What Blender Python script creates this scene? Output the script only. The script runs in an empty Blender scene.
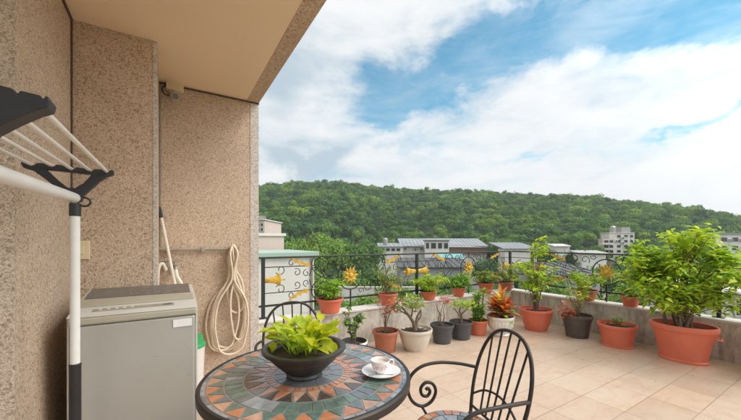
import bpy, bmesh, math, random
import numpy as np
from mathutils import Vector, Matrix, Quaternion, noise as mnoise
R_ = math.radians
sc = bpy.context.scene
COL = sc.collection
rnd = random.Random(7)

# ------------------------------------------------------------------ camera
HC = 1.35                                    # eye height above the terrace tiles
FPX, CX, HY = 327.5, 370.5, 241.0            # focal length, centre and horizon in photo pixels
YAW = math.atan(202.5 / FPX)
FW = (math.sin(YAW), math.cos(YAW)); RT = (FW[1], -FW[0])
cam = bpy.data.cameras.new('camera'); camo = bpy.data.objects.new('camera', cam); COL.objects.link(camo)
camo.location = (0, 0, HC); camo.rotation_euler = (R_(90), 0, -YAW)
cam.sensor_width = 36; cam.lens = FPX / 741 * 36; cam.shift_y = (HY - 210) / 741
cam.clip_start = 0.02; cam.clip_end = 3000
sc.camera = camo

# ------------------------------------------------------------------ light and sky
SUN_EL, SUN_AZ = R_(45), R_(132)             # azimuth measured from +Y towards +X
W = bpy.data.worlds.new('World'); sc.world = W; W.use_nodes = True
wn, wl = W.node_tree.nodes, W.node_tree.links
wn.clear()
def wmath(op, a, b=None, clamp=False):
    n = wn.new('ShaderNodeMath'); n.operation = op; n.use_clamp = clamp
    for i, v in enumerate((a, b)):
        if v is None: continue
        if isinstance(v, (int, float)): n.inputs[i].default_value = v
        else: wl.new(v, n.inputs[i])
    return n.outputs[0]
sky = wn.new('ShaderNodeTexSky'); sky.sky_type = 'NISHITA'; sky.sun_disc = False
sky.sun_elevation = SUN_EL; sky.sun_rotation = SUN_AZ; sky.air_density = 1.0; sky.dust_density = 0.6; sky.ozone_density = 1.5
geo = wn.new('ShaderNodeTexCoord')
sep = wn.new('ShaderNodeSeparateXYZ'); wl.new(geo.outputs['Generated'], sep.inputs[0])
def wnoise(scale, detail, rough, dist, stretch, off=(0, 0, 0)):
    mp = wn.new('ShaderNodeMapping'); mp.inputs['Scale'].default_value = stretch; mp.inputs['Location'].default_value = off
    wl.new(geo.outputs['Generated'], mp.inputs['Vector'])
    n = wn.new('ShaderNodeTexNoise'); n.inputs['Scale'].default_value = scale; n.inputs['Detail'].default_value = detail
    n.inputs['Roughness'].default_value = rough; n.inputs['Distortion'].default_value = dist
    wl.new(mp.outputs[0], n.inputs['Vector']); return n.outputs['Fac']
az = wmath('ARCTAN2', sep.outputs['X'], sep.outputs['Y'])
el = wmath('ARCSINE', sep.outputs['Z'])
nbig = wnoise(2.6, 9, .6, .4, (1, 1, 2.6))
nfin = wnoise(6.0, 8, .60, .5, (1, 1, 2.3), (3, 1, 2))
nstr = wnoise(3.6, 8, .6, .5, (1, 1, 3.6), (6, 2, 4))
wob_a = wmath('MULTIPLY', wmath('SUBTRACT', wnoise(5, 5, .6, .2, (1, 1, 1.6), (9, 4, 1)), .5), .34)
wob_e = wmath('MULTIPLY', wmath('SUBTRACT', wnoise(5, 5, .6, .2, (1, 1, 1.6), (2, 7, 5)), .5), .26)
az2 = wmath('ADD', az, wob_a); el2 = wmath('ADD', el, wob_e)
def blob(a0, e0, sa, se, rot):
    """soft ellipse in azimuth / elevation (degrees)"""
    da = wmath('SUBTRACT', az2, R_(a0)); de = wmath('SUBTRACT', el2, R_(e0)); c, s = math.cos(R_(rot)), math.sin(R_(rot))
    u = wmath('ADD', wmath('MULTIPLY', da, c), wmath('MULTIPLY', de, s))
    v = wmath('SUBTRACT', wmath('MULTIPLY', de, c), wmath('MULTIPLY', da, s))
    u = wmath('DIVIDE', u, R_(sa)); v = wmath('DIVIDE', v, R_(se))
    q = wmath('ADD', wmath('MULTIPLY', u, u), wmath('MULTIPLY', v, v))
    return wmath('EXPONENT', wmath('MULTIPLY', q, -1))
HOLES = [  # openings of blue between the clouds: az, el, half sizes, tilt, depth
    (34.3, 24.0, 8.5, 4.6, 0, 1.25), (39.5, 21.9, 5, 3.2, 20, 0.7), (46.2, 27.9, 7, 4.2, 40, 1.0), (54.1, 30.2, 8, 5.0, 10, 1.05), (63.7, 29.6, 8, 3.6, -8, 1.0), (72.2, 27.0, 9, 3.6, -6, 1.05), (79.0, 25.8, 9, 3.2, -6, 0.9), (77.3, 14.3, 7, 0.9, 8, 0.4), (79.8, 14.7, 6, 1.0, 8, 0.4), (57.0, 12.6, 5, 0.7, 2, 0.45), (36.9, 15.5, 8, 0.8, 4, 0.3), (80, 46, 20, 6, -10, 0.8), (0, 52, 25, 9, 0, 0.6), (180, 25, 60, 8, 10, 0.6), (-110, 35, 40, 8, -10, 0.6)]
cover = wmath('ADD', wmath('MULTIPLY', wmath('SUBTRACT', nbig, .5), .9), wmath('MULTIPLY', wmath('SUBTRACT', nfin, .5), 1.1))
cover = wmath('ADD', cover, .92)
for a0, e0, sa, se, ro, dp in HOLES:
    cover = wmath('SUBTRACT', cover, wmath('MULTIPLY', blob(a0, e0, sa, se, ro), dp))
ms = wn.new('ShaderNodeMapRange'); ms.interpolation_type = 'SMOOTHSTEP'
wl.new(cover, ms.inputs[0]); ms.inputs[1].default_value = -.22; ms.inputs[2].default_value = .98
vm = wn.new('ShaderNodeMapRange'); vm.interpolation_type = 'SMOOTHSTEP'; wl.new(wmath('ADD', wmath('MULTIPLY', nstr, .6), wmath('MULTIPLY', nfin, .4)), vm.inputs[0]); vm.inputs[1].default_value = .38; vm.inputs[2].default_value = .72; vm.inputs[4].default_value = .36
fac = wmath('ADD', ms.outputs[0], wmath('MULTIPLY', wmath('SUBTRACT', 1, ms.outputs[0]), vm.outputs[0]), clamp=True)
# cloud brightness: bright bodies, grey-blue bellies
gr = wn.new('ShaderNodeMapRange'); gr.interpolation_type = 'SMOOTHSTEP'
belly = wmath('ADD', wmath('MULTIPLY', blob(21, 13.5, 9, 2.4, 4), .75), wmath('MULTIPLY', blob(14, 26, 9, 7, -30), .5))
belly = wmath('ADD', belly, wmath('MULTIPLY', blob(75, 20, 12, 3, -10), .2))
shade = wmath('SUBTRACT', wmath('ADD', wmath('MULTIPLY', nstr, .7), wmath('MULTIPLY', nfin, .55)), belly)
wl.new(shade, gr.inputs[0]); gr.inputs[1].default_value = .06; gr.inputs[2].default_value = .78
cc = wn.new('ShaderNodeMix'); cc.data_type = 'RGBA'
wl.new(gr.outputs[0], cc.inputs['Factor'])
BG = .1
cc.inputs['A'].default_value = (.36 / BG, .44 / BG, .50 / BG, 1); cc.inputs['B'].default_value = (.655 / BG, .665 / BG, .67 / BG, 1)
# cloud round the unseen, veiled sun is brightened to add soft light
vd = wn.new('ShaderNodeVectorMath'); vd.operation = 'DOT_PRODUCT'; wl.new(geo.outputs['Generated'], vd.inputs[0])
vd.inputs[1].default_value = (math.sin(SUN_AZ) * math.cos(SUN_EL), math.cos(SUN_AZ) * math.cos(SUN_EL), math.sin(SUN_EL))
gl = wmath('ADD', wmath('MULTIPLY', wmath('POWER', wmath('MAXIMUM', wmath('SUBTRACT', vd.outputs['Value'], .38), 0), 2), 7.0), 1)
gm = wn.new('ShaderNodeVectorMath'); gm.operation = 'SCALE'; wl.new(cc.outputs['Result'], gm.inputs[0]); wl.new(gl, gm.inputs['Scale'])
# a little thin cirrus veil and a saturated clear blue
tint = wn.new('ShaderNodeMix'); tint.data_type = 'RGBA'; tint.blend_type = 'MULTIPLY'; tint.inputs['Factor'].default_value = 1
wl.new(sky.outputs[0], tint.inputs['A']); tint.inputs['B'].default_value = (.60, 1.28, 1.22, 1)
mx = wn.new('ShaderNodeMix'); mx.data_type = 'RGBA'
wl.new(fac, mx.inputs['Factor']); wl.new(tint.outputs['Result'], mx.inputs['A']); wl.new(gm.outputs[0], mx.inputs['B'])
bg = wn.new('ShaderNodeBackground'); bg.inputs['Strength'].default_value = BG
wl.new(mx.outputs['Result'], bg.inputs['Color'])
wo = wn.new('ShaderNodeOutputWorld'); wl.new(bg.outputs[0], wo.inputs['Surface'])

sl = bpy.data.lights.new('sun', 'SUN'); sl.energy = 1.0; sl.angle = R_(24); sl.color = (1, .95, .86)
so = bpy.data.objects.new('sun', sl); COL.objects.link(so)
sd = Vector((math.sin(SUN_AZ) * math.cos(SUN_EL), math.cos(SUN_AZ) * math.cos(SUN_EL), math.sin(SUN_EL)))
so.rotation_euler = sd.to_track_quat('Z', 'Y').to_euler(); so.location = (0, 0, 30)
sc.view_settings.view_transform = 'Standard'; sc.view_settings.look = 'None'
sc.view_settings.exposure = 0.55; sc.view_settings.gamma = 1; sc.view_settings.use_curve_mapping = False

# ------------------------------------------------------------------ measuring helpers (photo pixel -> metres)
def onY(px, py, Y):
    u = (px - CX) / FPX; dx = FW[0] + u * RT[0]; dy = FW[1] + u * RT[1]; t = Y / dy
    return Vector((t * dx, Y, HC + (HY - py) / FPX * t))
def onX(px, py, X):
    u = (px - CX) / FPX; dx = FW[0] + u * RT[0]; dy = FW[1] + u * RT[1]; t = X / dx
    return Vector((X, t * dy, HC + (HY - py) / FPX * t))
def atD(px, py, d):
    u = (px - CX) / FPX
    return Vector((d * (FW[0] + u * RT[0]), d * (FW[1] + u * RT[1]), HC + (HY - py) / FPX * d))
def atZ(px, py, z):
    return atD(px, py, (z - HC) / ((HY - py) / FPX))

# ------------------------------------------------------------------ materials
def nodes(name):
    m = bpy.data.materials.new(name); m.use_nodes = True
    nt = m.node_tree; return m, nt, nt.nodes['Principled BSDF']
def coords(nt, scale=(1, 1, 1), loc=(0, 0, 0), out='Object'):
    tc = nt.nodes.new('ShaderNodeTexCoord'); mp = nt.nodes.new('ShaderNodeMapping')
    mp.inputs['Scale'].default_value = scale; mp.inputs['Location'].default_value = loc
    nt.links.new(tc.outputs[out], mp.inputs[0]); return mp.outputs[0]
def ntex(nt, vec, scale, detail=5, rough=.6, dist=0):
    n = nt.nodes.new('ShaderNodeTexNoise'); n.inputs['Scale'].default_value = scale; n.inputs['Detail'].default_value = detail
    n.inputs['Roughness'].default_value = rough; n.inputs['Distortion'].default_value = dist; nt.links.new(vec, n.inputs['Vector']); return n
def ramp(nt, fac, stops, interp='LINEAR'):
    r = nt.nodes.new('ShaderNodeValToRGB'); r.color_ramp.interpolation = interp
    e = r.color_ramp.elements
    while len(e) < len(stops): e.new(.5)
    for i, (p, c) in enumerate(stops):
        e[i].position = p; e[i].color = (*c, 1) if len(c) == 3 else c
    nt.links.new(fac, r.inputs[0]); return r.outputs[0]
def mixc(nt, fac, a, b, mode='MIX'):
    n = nt.nodes.new('ShaderNodeMix'); n.data_type = 'RGBA'; n.blend_type = mode
    for s, v in (('Factor', fac), ('A', a), ('B', b)):
        if isinstance(v, (int, float)): n.inputs[s].default_value = v
        elif isinstance(v, tuple): n.inputs[s].default_value = (*v, 1)
        else: nt.links.new(v, n.inputs[s])
    return n.outputs['Result']
def bump(nt, h, strength, dist, bs):
    b = nt.nodes.new('ShaderNodeBump'); b.inputs['Strength'].default_value = strength; b.inputs['Distance'].default_value = dist
    nt.links.new(h, b.inputs['Height']); nt.links.new(b.outputs[0], bs.inputs['Normal'])
def sc_(c, k): return tuple(min(1, v * k) for v in c)
def pmat(name, c, var=.18, scale=12, rough=.6, metal=0, bmp=0, dirt=None, dirtamt=.5, spec=None, coat=0):
    """a plain surface with blotchy tone changes, optional dirt and bump"""
    m, nt, bs = nodes(name); v = coords(nt)
    n = ntex(nt, v, scale, 6, .65)
    col = ramp(nt, n.outputs['Fac'], [(.3, sc_(c, 1 - var)), (.7, sc_(c, 1 + var))])
    if dirt:
        d = ntex(nt, v, scale * .45, 8, .7, .5)
        f = ramp(nt, d.outputs['Fac'], [(.5, (0, 0, 0)), (.72, (dirtamt,) * 3)])
        col = mixc(nt, f, col, dirt)
    nt.links.new(col, bs.inputs['Base Color'])
    r = ramp(nt, n.outputs['Fac'], [(.3, (max(0, rough - .08),) * 3), (.7, (min(1, rough + .08),) * 3)])
    nt.links.new(r, bs.inputs['Roughness']); bs.inputs['Metallic'].default_value = metal
    if spec is not None: bs.inputs['Specular IOR Level'].default_value = spec
    if coat: bs.inputs['Coat Weight'].default_value = coat; bs.inputs['Coat Roughness'].default_value = .1
    if bmp:
        n2 = ntex(nt, v, scale * 6, 5, .6); bump(nt, n2.outputs['Fac'], .5, bmp, bs)
    return m
def leafmat(name, c, var=.22, scale=25, trans=.5, rough=.5, c2=None):
    m, nt, bs = nodes(name); v = coords(nt)
    n = ntex(nt, v, scale, 3, .6)
    col = ramp(nt, n.outputs['Fac'], [(.35, sc_(c, 1 - var)), (.65, c2 if c2 else sc_(c, 1 + var))])
    nt.links.new(col, bs.inputs['Base Color']); bs.inputs['Roughness'].default_value = rough
    bs.inputs['Specular IOR Level'].default_value = .35
    tr = nt.nodes.new('ShaderNodeBsdfTranslucent'); nt.links.new(mixc(nt, 1, col, (1.15, 1.1, .5), 'MULTIPLY'), tr.inputs['Color'])
    ms = nt.nodes.new('ShaderNodeMixShader'); ms.inputs[0].default_value = trans
    nt.links.new(bs.outputs[0], ms.inputs[1]); nt.links.new(tr.outputs[0], ms.inputs[2])
    nt.links.new(ms.outputs[0], nt.nodes['Material Output'].inputs['Surface']); return m
def pebble(name, cols, cell=215, bmpd=.0014):
    """washed-stone render: fine stones of several colours set in mortar"""
    m, nt, bs = nodes(name); v = coords(nt)
    vo = nt.nodes.new('ShaderNodeTexVoronoi'); vo.inputs['Scale'].default_value = cell; nt.links.new(v, vo.inputs['Vector'])
    sx = nt.nodes.new('ShaderNodeSeparateColor'); nt.links.new(vo.outputs['Color'], sx.inputs[0])
    n = len(cols); col = ramp(nt, sx.outputs[0], [(i / n, c) for i, c in enumerate(cols)], 'CONSTANT')
    vo2 = nt.nodes.new('ShaderNodeTexVoronoi'); vo2.inputs['Scale'].default_value = cell * .42; nt.links.new(v, vo2.inputs['Vector'])
    sx2 = nt.nodes.new('ShaderNodeSeparateColor'); nt.links.new(vo2.outputs['Color'], sx2.inputs[0])
    big = ramp(nt, sx2.outputs[1], [(0, (.74, .72, .70)), (.14, (1, 1, 1)), (.8, (1.0, 1.0, 1.0)), (.9, (1.12, 1.11, 1.10))], 'CONSTANT')
    col = mixc(nt, 1, col, big, 'MULTIPLY')
    bl = ntex(nt, v, 1.7, 7, .65, .4)
    blot = ramp(nt, bl.outputs['Fac'], [(.3, (.86, .855, .85)), (.7, (1.09, 1.08, 1.08))])
    col = mixc(nt, 1, col, blot, 'MULTIPLY')
    nt.links.new(col, bs.inputs['Base Color']); bs.inputs['Roughness'].default_value = .8; bs.inputs['Specular IOR Level'].default_value = .3
    inv = nt.nodes.new('ShaderNodeMath'); inv.operation = 'SUBTRACT'; inv.inputs[0].default_value = 1; nt.links.new(vo.outputs['Distance'], inv.inputs[1])
    bump(nt, inv.outputs[0], .7, bmpd, bs); return m

M = {}
M['stone'] = pebble('washed_stone', [(.60, .455, .33), (.50, .365, .255), (.64, .50, .375), (.33, .23, .155), (.57, .425, .305), (.70, .58, .46), (.53, .39, .275), (.61, .47, .345)])
M['stone_pale'] = pebble('pale_washed_stone', [(.62, .55, .48), (.52, .46, .40), (.67, .61, .54), (.40, .35, .31), (.59, .52, .45), (.70, .66, .60)])
M['stone_grey'] = pebble('grey_washed_stone', [(.58, .47, .37), (.48, .38, .295), (.62, .52, .42), (.37, .29, .225), (.55, .44, .34), (.66, .57, .48)])
M['soffit'] = pmat('soffit_paint', (.86, .675, .485), .03, 1.2, .75, bmp=.0006)
M['joint'] = pmat('joint_sealant', (.10, .065, .045), .2, 30, .7)
M['black'] = pmat('black_plastic', (.022, .022, .024), .2, 20, .45)
M['iron'] = pmat('dark_wrought_iron', (.035, .028, .024), .3, 40, .45, .3, dirt=(.09, .05, .03), dirtamt=.35)
M['rail'] = pmat('green_black_iron', (.030, .036, .034), .3, 25, .42, .3, dirt=(.10, .07, .05), dirtamt=.4)
M['gold'] = pmat('gold_paint', (.64, .40, .05), .3, 22, .45, .2, dirt=(.24, .12, .04), dirtamt=.85)
M['white_plastic'] = pmat('white_coated_tube', (.78, .76, .72), .05, 9, .35)
M['rodm'] = pmat('cream_coated_rod', (.76, .72, .66), .06, 9, .4)
M['machine'] = pmat('silver_grey_enamel', (.43, .42, .38), .05, 3, .34, .25, dirt=(.22, .19, .15), dirtamt=.25)
M['machine_edge'] = pmat('pale_grey_plastic', (.55, .53, .48), .05, 5, .4)
M['gold_band'] = pmat('champagne_plastic', (.41, .375, .29), .06, 5, .38)
M['glass_dark'] = pmat('smoked_lid', (.13, .12, .11), .06, 5, .3)
M['cream'] = pmat('cream_plastic', (.72, .60, .38), .06, 10, .5)
M['beige_hose'] = pmat('beige_rubber_hose', (.72, .60, .45), .08, 14, .55, dirt=(.42, .30, .2), dirtamt=.4)
M['steel'] = pmat('dull_steel', (.42, .40, .37), .2, 18, .4, .7)
M['pipe'] = pmat('grey_pipe', (.34, .29, .23), .2, 14, .5)
M['pvc'] = pmat('white_pvc', (.72, .66, .56), .1, 12, .45)
M['green_plastic'] = pmat('green_plastic', (.04, .32, .10), .15, 10, .4)
M['terracotta'] = pmat('terracotta_plastic', (.58, .15, .072), .14, 9, .5, dirt=(.42, .24, .17), dirtamt=.6, bmp=.0008)
M['terracotta2'] = pmat('orange_plastic_pot', (.68, .165, .092), .10, 5, .48, dirt=(.46, .22, .14), dirtamt=.6)
M['brownpot'] = pmat('brown_clay_pot', (.40, .14, .075), .16, 9, .6, dirt=(.28, .13, .08), dirtamt=.5)
M['creampot'] = pmat('cream_glazed_pot', (.62, .56, .47), .07, 8, .4, dirt=(.45, .38, .28), dirtamt=.4)
M['greypot'] = pmat('charcoal_plastic_pot', (.075, .075, .08), .15, 10, .5, dirt=(.16, .14, .12), dirtamt=.5)
M['darkpot'] = pmat('dark_brown_pot', (.085, .072, .06), .2, 12, .6, dirt=(.22, .17, .12), dirtamt=.5)
M['urn'] = pmat('white_glazed_urn', (.74, .71, .66), .05, 7, .3, dirt=(.5, .45, .38), dirtamt=.3)
M['bowl'] = pmat('black_glazed_stoneware', (.030, .024, .020), .35, 14, .32, dirt=(.10, .085, .075), dirtamt=.5, bmp=.001)
M['soil'] = pmat('potting_soil', (.055, .034, .022), .5, 60, .95, bmp=.01)
M['bark'] = pmat('grey_brown_bark', (.20, .145, .10), .3, 40, .85, bmp=.003)
M['bark_dark'] = pmat('dark_bark', (.075, .052, .036), .3, 3, .9)
M['porcelain'] = pmat('porcelain', (.82, .80, .78), .02, 5, .14, coat=.3)
M['spoon'] = pmat('polished_spoon', (.55, .56, .60), .08, 20, .18, .95)
M['tea'] = pmat('milky_tea', (.70, .56, .46), .1, 10, .08)
M['white_wall'] = pmat('white_plaster', (.70, .66, .60), .08, .6, .85, dirt=(.48, .44, .38), dirtamt=.5)
M['pinkwall'] = pmat('pinkish_plaster', (.62, .50, .43), .08, .5, .85, dirt=(.42, .34, .29), dirtamt=.4)
M['greywall'] = pmat('grey_concrete', (.40, .39, .37), .12, .4, .9, dirt=(.22, .21, .20), dirtamt=.5)
M['greenroof'] = pmat('pale_green_roof_coating', (.36, .46, .38), .12, .7, .7, dirt=(.25, .28, .24), dirtamt=.4)
M['greyroof'] = pmat('grey_sheet_roof', (.30, .31, .32), .15, .25, .75, dirt=(.24, .25, .27), dirtamt=.5)
M['slate'] = pmat('dark_slate_roof', (.10, .10, .098), .3, .8, .85, dirt=(.2, .2, .2), dirtamt=.4)
M['teal'] = pmat('teal_awning', (.20, .42, .40), .15, .4, .6)
M['brownbld'] = pmat('brown_cladding', (.23, .13, .09), .15, .5, .7)
M['window'] = pmat('dark_window_glass', (.035, .045, .055), .3, .7, .12)
M['asphalt'] = pmat('asphalt', (.06, .06, .06), .2, .3, .9)
M['ground'] = pmat('grassy_ground', (.055, .085, .025), .4, .06, .95, dirt=(.12, .11, .07), dirtamt=.7)
M['hill'] = pmat('forest_floor', (.028, .050, .016), .4, .05, .95)

def floor_mat():
    m, nt, bs = nodes('cream_floor_tile'); v = coords(nt, loc=(-.225, -.195, 0))
    T = .3167
    br = nt.nodes.new('ShaderNodeTexBrick'); br.offset = 0; br.squash = 1
    for k, val in (('Scale', 1), ('Mortar Size', .003), ('Mortar Smooth', .25), ('Bias', 0), ('Brick Width', .475), ('Row Height', T)): br.inputs[k].default_value = val
    br.inputs['Color1'].default_value = (.55, .395, .285, 1); br.inputs['Color2'].default_value = (.62, .455, .335, 1); br.inputs['Mortar'].default_value = (.30, .20, .135, 1)
    nt.links.new(v, br.inputs['Vector'])
    v2 = coords(nt, scale=(1, 2.2, 1))
    n = ntex(nt, v2, 4.2, 7, .62, 1.1)
    f = ramp(nt, n.outputs['Fac'], [(.46, (0, 0, 0)), (.70, (.5,) * 3)])
    col = mixc(nt, f, br.outputs['Color'], (.47, .30, .19))
    n3 = ntex(nt, v2, 1.1, 6, .6, .6)
    f3 = ramp(nt, n3.outputs['Fac'], [(.42, (0, 0, 0)), (.68, (.55,) * 3)])
    col = mixc(nt, f3, col, (.62, .51, .41))
    v4 = coords(nt); g = ntex(nt, v4, 2.3, 9, .72, .8)
    col = mixc(nt, ramp(nt, g.outputs['Fac'], [(.56, (0, 0, 0)), (.74, (.45,) * 3)]), col, (.33, .235, .16))
    v3 = coords(nt); d = ntex(nt, v3, 60, 5, .7)
    col = mixc(nt, 1, col, ramp(nt, d.outputs['Fac'], [(.3, (.93, .93, .93)), (.7, (1.05, 1.05, 1.05))]), 'MULTIPLY')
    nt.links.new(col, bs.inputs['Base Color'])
    r = ramp(nt, n.outputs['Fac'], [(.3, (.26,) * 3), (.75, (.46,) * 3)]); nt.links.new(r, bs.inputs['Roughness'])
    bs.inputs['Specular IOR Level'].default_value = .45
    inv = nt.nodes.new('ShaderNodeMath'); inv.operation = 'SUBTRACT'; inv.inputs[0].default_value = 1; nt.links.new(br.outputs['Fac'], inv.inputs[1])
    bump(nt, inv.outputs[0], .6, .002, bs); return m
M['floor'] = floor_mat()
def parapet_mat():
    m, nt, bs = nodes('weathered_render'); v = coords(nt)
    n = ntex(nt, v, 3.2, 9, .7, .4)
    col = ramp(nt, n.outputs['Fac'], [(.32, (.38, .34, .29)), (.5, (.60, .54, .47)), (.7, (.72, .655, .58))])
    vs = coords(nt, scale=(1, 1, .16)); d = ntex(nt, vs, 7, 8, .72, .3)
    f = ramp(nt, d.outputs['Fac'], [(.47, (0, 0, 0)), (.66, (.75,) * 3)]); col = mixc(nt, f, col, (.17, .145, .105))
    g = ntex(nt, v, 38, 6, .7); f = ramp(nt, g.outputs['Fac'], [(.55, (0, 0, 0)), (.72, (.6,) * 3)]); col = mixc(nt, f, col, (.20, .165, .13))
    nt.links.new(col, bs.inputs['Base Color']); bs.inputs['Roughness'].default_value = .9
    bump(nt, g.outputs['Fac'], .6, .004, bs); return m
M['parapet'] = parapet_mat()
M['cap'] = pmat('pale_coping', (.66, .62, .56), .1, 5, .8, dirt=(.34, .30, .25), dirtamt=.6, bmp=.001)

L = {}
L['lime'] = leafmat('lime_leaf', (.58, .66, .02), c2=(.74, .76, .05))
L['lime2'] = leafmat('lime_green_leaf', (.52, .67, .055))
L['mid'] = leafmat('mid_green_leaf', (.25, .44, .065))
L['bright'] = leafmat('bright_green_leaf', (.46, .65, .07))
L['yel'] = leafmat('yellow_green_leaf', (.66, .72, .10))
L['deep'] = leafmat('deep_green_leaf', (.15, .31, .06))
L['pale'] = leafmat('pale_variegated_leaf', (.44, .48, .22), c2=(.60, .60, .38))
L['grey'] = leafmat('grey_green_leaf', (.19, .25, .15))
L['red'] = leafmat('red_leaf', (.64, .10, .05), c2=(.72, .20, .11))
L['orange'] = leafmat('orange_leaf', (.86, .25, .03), c2=(.88, .46, .10))
L['dkred'] = leafmat('dark_red_leaf', (.38, .07, .035))
L['pink'] = leafmat('pink_petal', (.70, .22, .20), c2=(.78, .45, .40))
L['dry'] = leafmat('dry_leaf', (.34, .20, .06))
for i, c in enumerate([(.072, .155, .064), (.108, .212, .066), (.155, .275, .072), (.215, .335, .078), (.082, .165, .080), (.28, .39, .078)]):
    L['f%d' % i] = leafmat('forest_leaf_%s' % 'abcdef'[i], c, .12, .4, .35, .8)

# ------------------------------------------------------------------ mesh builder
class MB:
    def __init__(s): s.v = []; s.f = []; s.m = []
    def add(s, vs, fs, m=0):
        b = len(s.v); s.v += [tuple(p) for p in vs]
        for q in fs: s.f.append([i + b for i in q]); s.m.append(m)
    def box(s, a, b, m=0):
        x0, y0, z0 = a; x1, y1, z1 = b
        s.add([(x0, y0, z0), (x1, y0, z0), (x1, y1, z0), (x0, y1, z0), (x0, y0, z1), (x1, y0, z1), (x1, y1, z1), (x0, y1, z1)],
              [(0, 3, 2, 1), (4, 5, 6, 7), (0, 1, 5, 4), (1, 2, 6, 5), (2, 3, 7, 6), (3, 0, 4, 7)], m)
    def tube(s, pts, r, n=8, m=0, cap=True):
        pts = [Vector(p) for p in pts]; k = len(pts)
        rs = r if isinstance(r, (list, tuple)) else [r] * k
        rings = []; t0 = (pts[1] - pts[0]).normalized()
        nv = t0.orthogonal().normalized(); prev = t0
        for i in range(k):
            t = (pts[min(i + 1, k - 1)] - pts[max(i - 1, 0)])
            t = t.normalized() if t.length > 1e-9 else prev
            nv = (prev.rotation_difference(t) @ nv); nv = (nv - t * nv.dot(t)).normalized(); prev = t
            b = t.cross(nv); rings.append([pts[i] + (nv * math.cos(2 * math.pi * j / n) + b * math.sin(2 * math.pi * j / n)) * rs[i] for j in range(n)])
        vs = [p for q in rings for p in q]; fs = []
        for i in range(k - 1):
            for j in range(n): fs.append((i * n + j, i * n + (j + 1) % n, (i + 1) * n + (j + 1) % n, (i + 1) * n + j))
        if cap: fs += [tuple(range(n))[::-1], tuple(range((k - 1) * n, k * n))]
        s.add(vs, fs, m)
    def lathe(s, prof, c=(0, 0, 0), n=32, m=0, sx=1, sy=1, flute=None, cap=True):
        """revolve (radius, height) pairs round z; flute = (count, depth, h0, h1)"""
        vs = []; fs = []; k = len(prof)
        for r, h in prof:
            for j in range(n):
                a = 2 * math.pi * j / n; rr = r
                if flute and flute[2] < h < flute[3]: rr = r * (1 + flute[1] * math.cos(flute[0] * a))
                vs.append((c[0] + rr * sx * math.cos(a), c[1] + rr * sy * math.sin(a), c[2] + h))
        for i in range(k - 1):
            for j in range(n): fs.append((i * n + j, i * n + (j + 1) % n, (i + 1) * n + (j + 1) % n, (i + 1) * n + j))
        if cap and prof[0][0] > 1e-4: fs.append(tuple(range(n))[::-1])
        if cap and prof[-1][0] > 1e-4: fs.append(tuple(range((k - 1) * n, k * n)))
        s.add(vs, fs, m)
    def plate(s, outer, holes, t, xf, m=0):
        """flat plate with holes: 2-D loops, thickness t, xf maps (u, v, w) to a point"""
        bm = bmesh.new(); es = []
        for lp in [outer] + holes:
            vv = [bm.verts.new((p[0], p[1], 0)) for p in lp]
            es += [bm.edges.new((vv[i], vv[(i + 1) % len(vv)])) for i in range(len(vv))]
        bmesh.ops.triangle_fill(bm, edges=es, use_beauty=True, normal=(0, 0, 1))
        r = bmesh.ops.extrude_face_region(bm, geom=list(bm.faces))
        bmesh.ops.translate(bm, verts=[g for g in r['geom'] if isinstance(g, bmesh.types.BMVert)], vec=(0, 0, t))
        bmesh.ops.recalc_face_normals(bm, faces=list(bm.faces))
        bm.verts.index_update(); s.add([xf(*v.co) for v in bm.verts], [[v.index for v in f.verts] for f in bm.faces], m); bm.free()
    def leaf(s, p, d, up, ln, w, m=0, curl=.3, fold=.25, prof=(0, .8, 1, .55, 0)):
        """one leaf: folded along its midrib, drooping by curl"""
        d = Vector(d).normalized(); up = Vector(up); sd = d.cross(up)
        if sd.length < 1e-3: sd = d.orthogonal()
        sd.normalize(); nu = sd.cross(d).normalized(); p = Vector(p); k = len(prof)
        vs = []
        for i, q in enumerate(prof):
            t = i / (k - 1); c = p + d * (ln * t) - nu * (curl * ln * t * t)
            hw = w * .5 * q
            vs += [c, c + sd * hw + nu * hw * fold, c - sd * hw + nu * hw * fold]
        fs = []
        for i in range(k - 1):
            a, b = 3 * i, 3 * i + 3
            if prof[i] == 0: fs += [(a, b, b + 1), (a, b + 2, b)]
            elif prof[i + 1] == 0: fs += [(a, b, a + 1), (a, a + 2, b)]
            else: fs += [(a, b, b + 1, a + 1), (a, a + 2, b + 2, b)]
        s.add(vs, fs, m)
    def build(s, name, mats, parent=None, smooth=False, loc=None, bevel=0):
        me = bpy.data.meshes.new(name); me.from_pydata(s.v, [], s.f)
        for m in (mats if isinstance(mats, (list, tuple)) else [mats]): me.materials.append(m)
        me.polygons.foreach_set('material_index', s.m)
        if smooth: me.polygons.foreach_set('use_smooth', [True] * len(s.f))
        me.update(); o = bpy.data.objects.new(name, me); COL.objects.link(o)
        if parent: o.parent = parent
        if loc: o.location = loc
        if bevel:
            b = o.modifiers.new('bevel', 'BEVEL'); b.width = bevel; b.segments = 2; b.limit_method = 'ANGLE'
        elif smooth == 'auto':
            pass
        return o
def autosmooth(o, ang=40):
    """smooth shading with hard edges kept"""
    bm = bmesh.new(); bm.from_mesh(o.data)
    bmesh.ops.recalc_face_normals(bm, faces=list(bm.faces))
    for f in bm.faces: f.smooth = True
    for e in bm.edges:
        e.smooth = len(e.link_faces) == 2 and e.calc_face_angle(0) < R_(ang)
    bm.to_mesh(o.data); bm.free(); return o
def tag(o, label=None, cat=None, group=None, kind=None):
    for k, v in (('label', label), ('category', cat), ('group', group), ('kind', kind)):
        if v: o[k] = v
    return o
def empty(name, loc=(0, 0, 0), rz=0):
    o = bpy.data.objects.new(name, None); COL.objects.link(o); o.location = loc; o.rotation_euler = (0, 0, rz); o.empty_display_size = .1; return o
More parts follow.
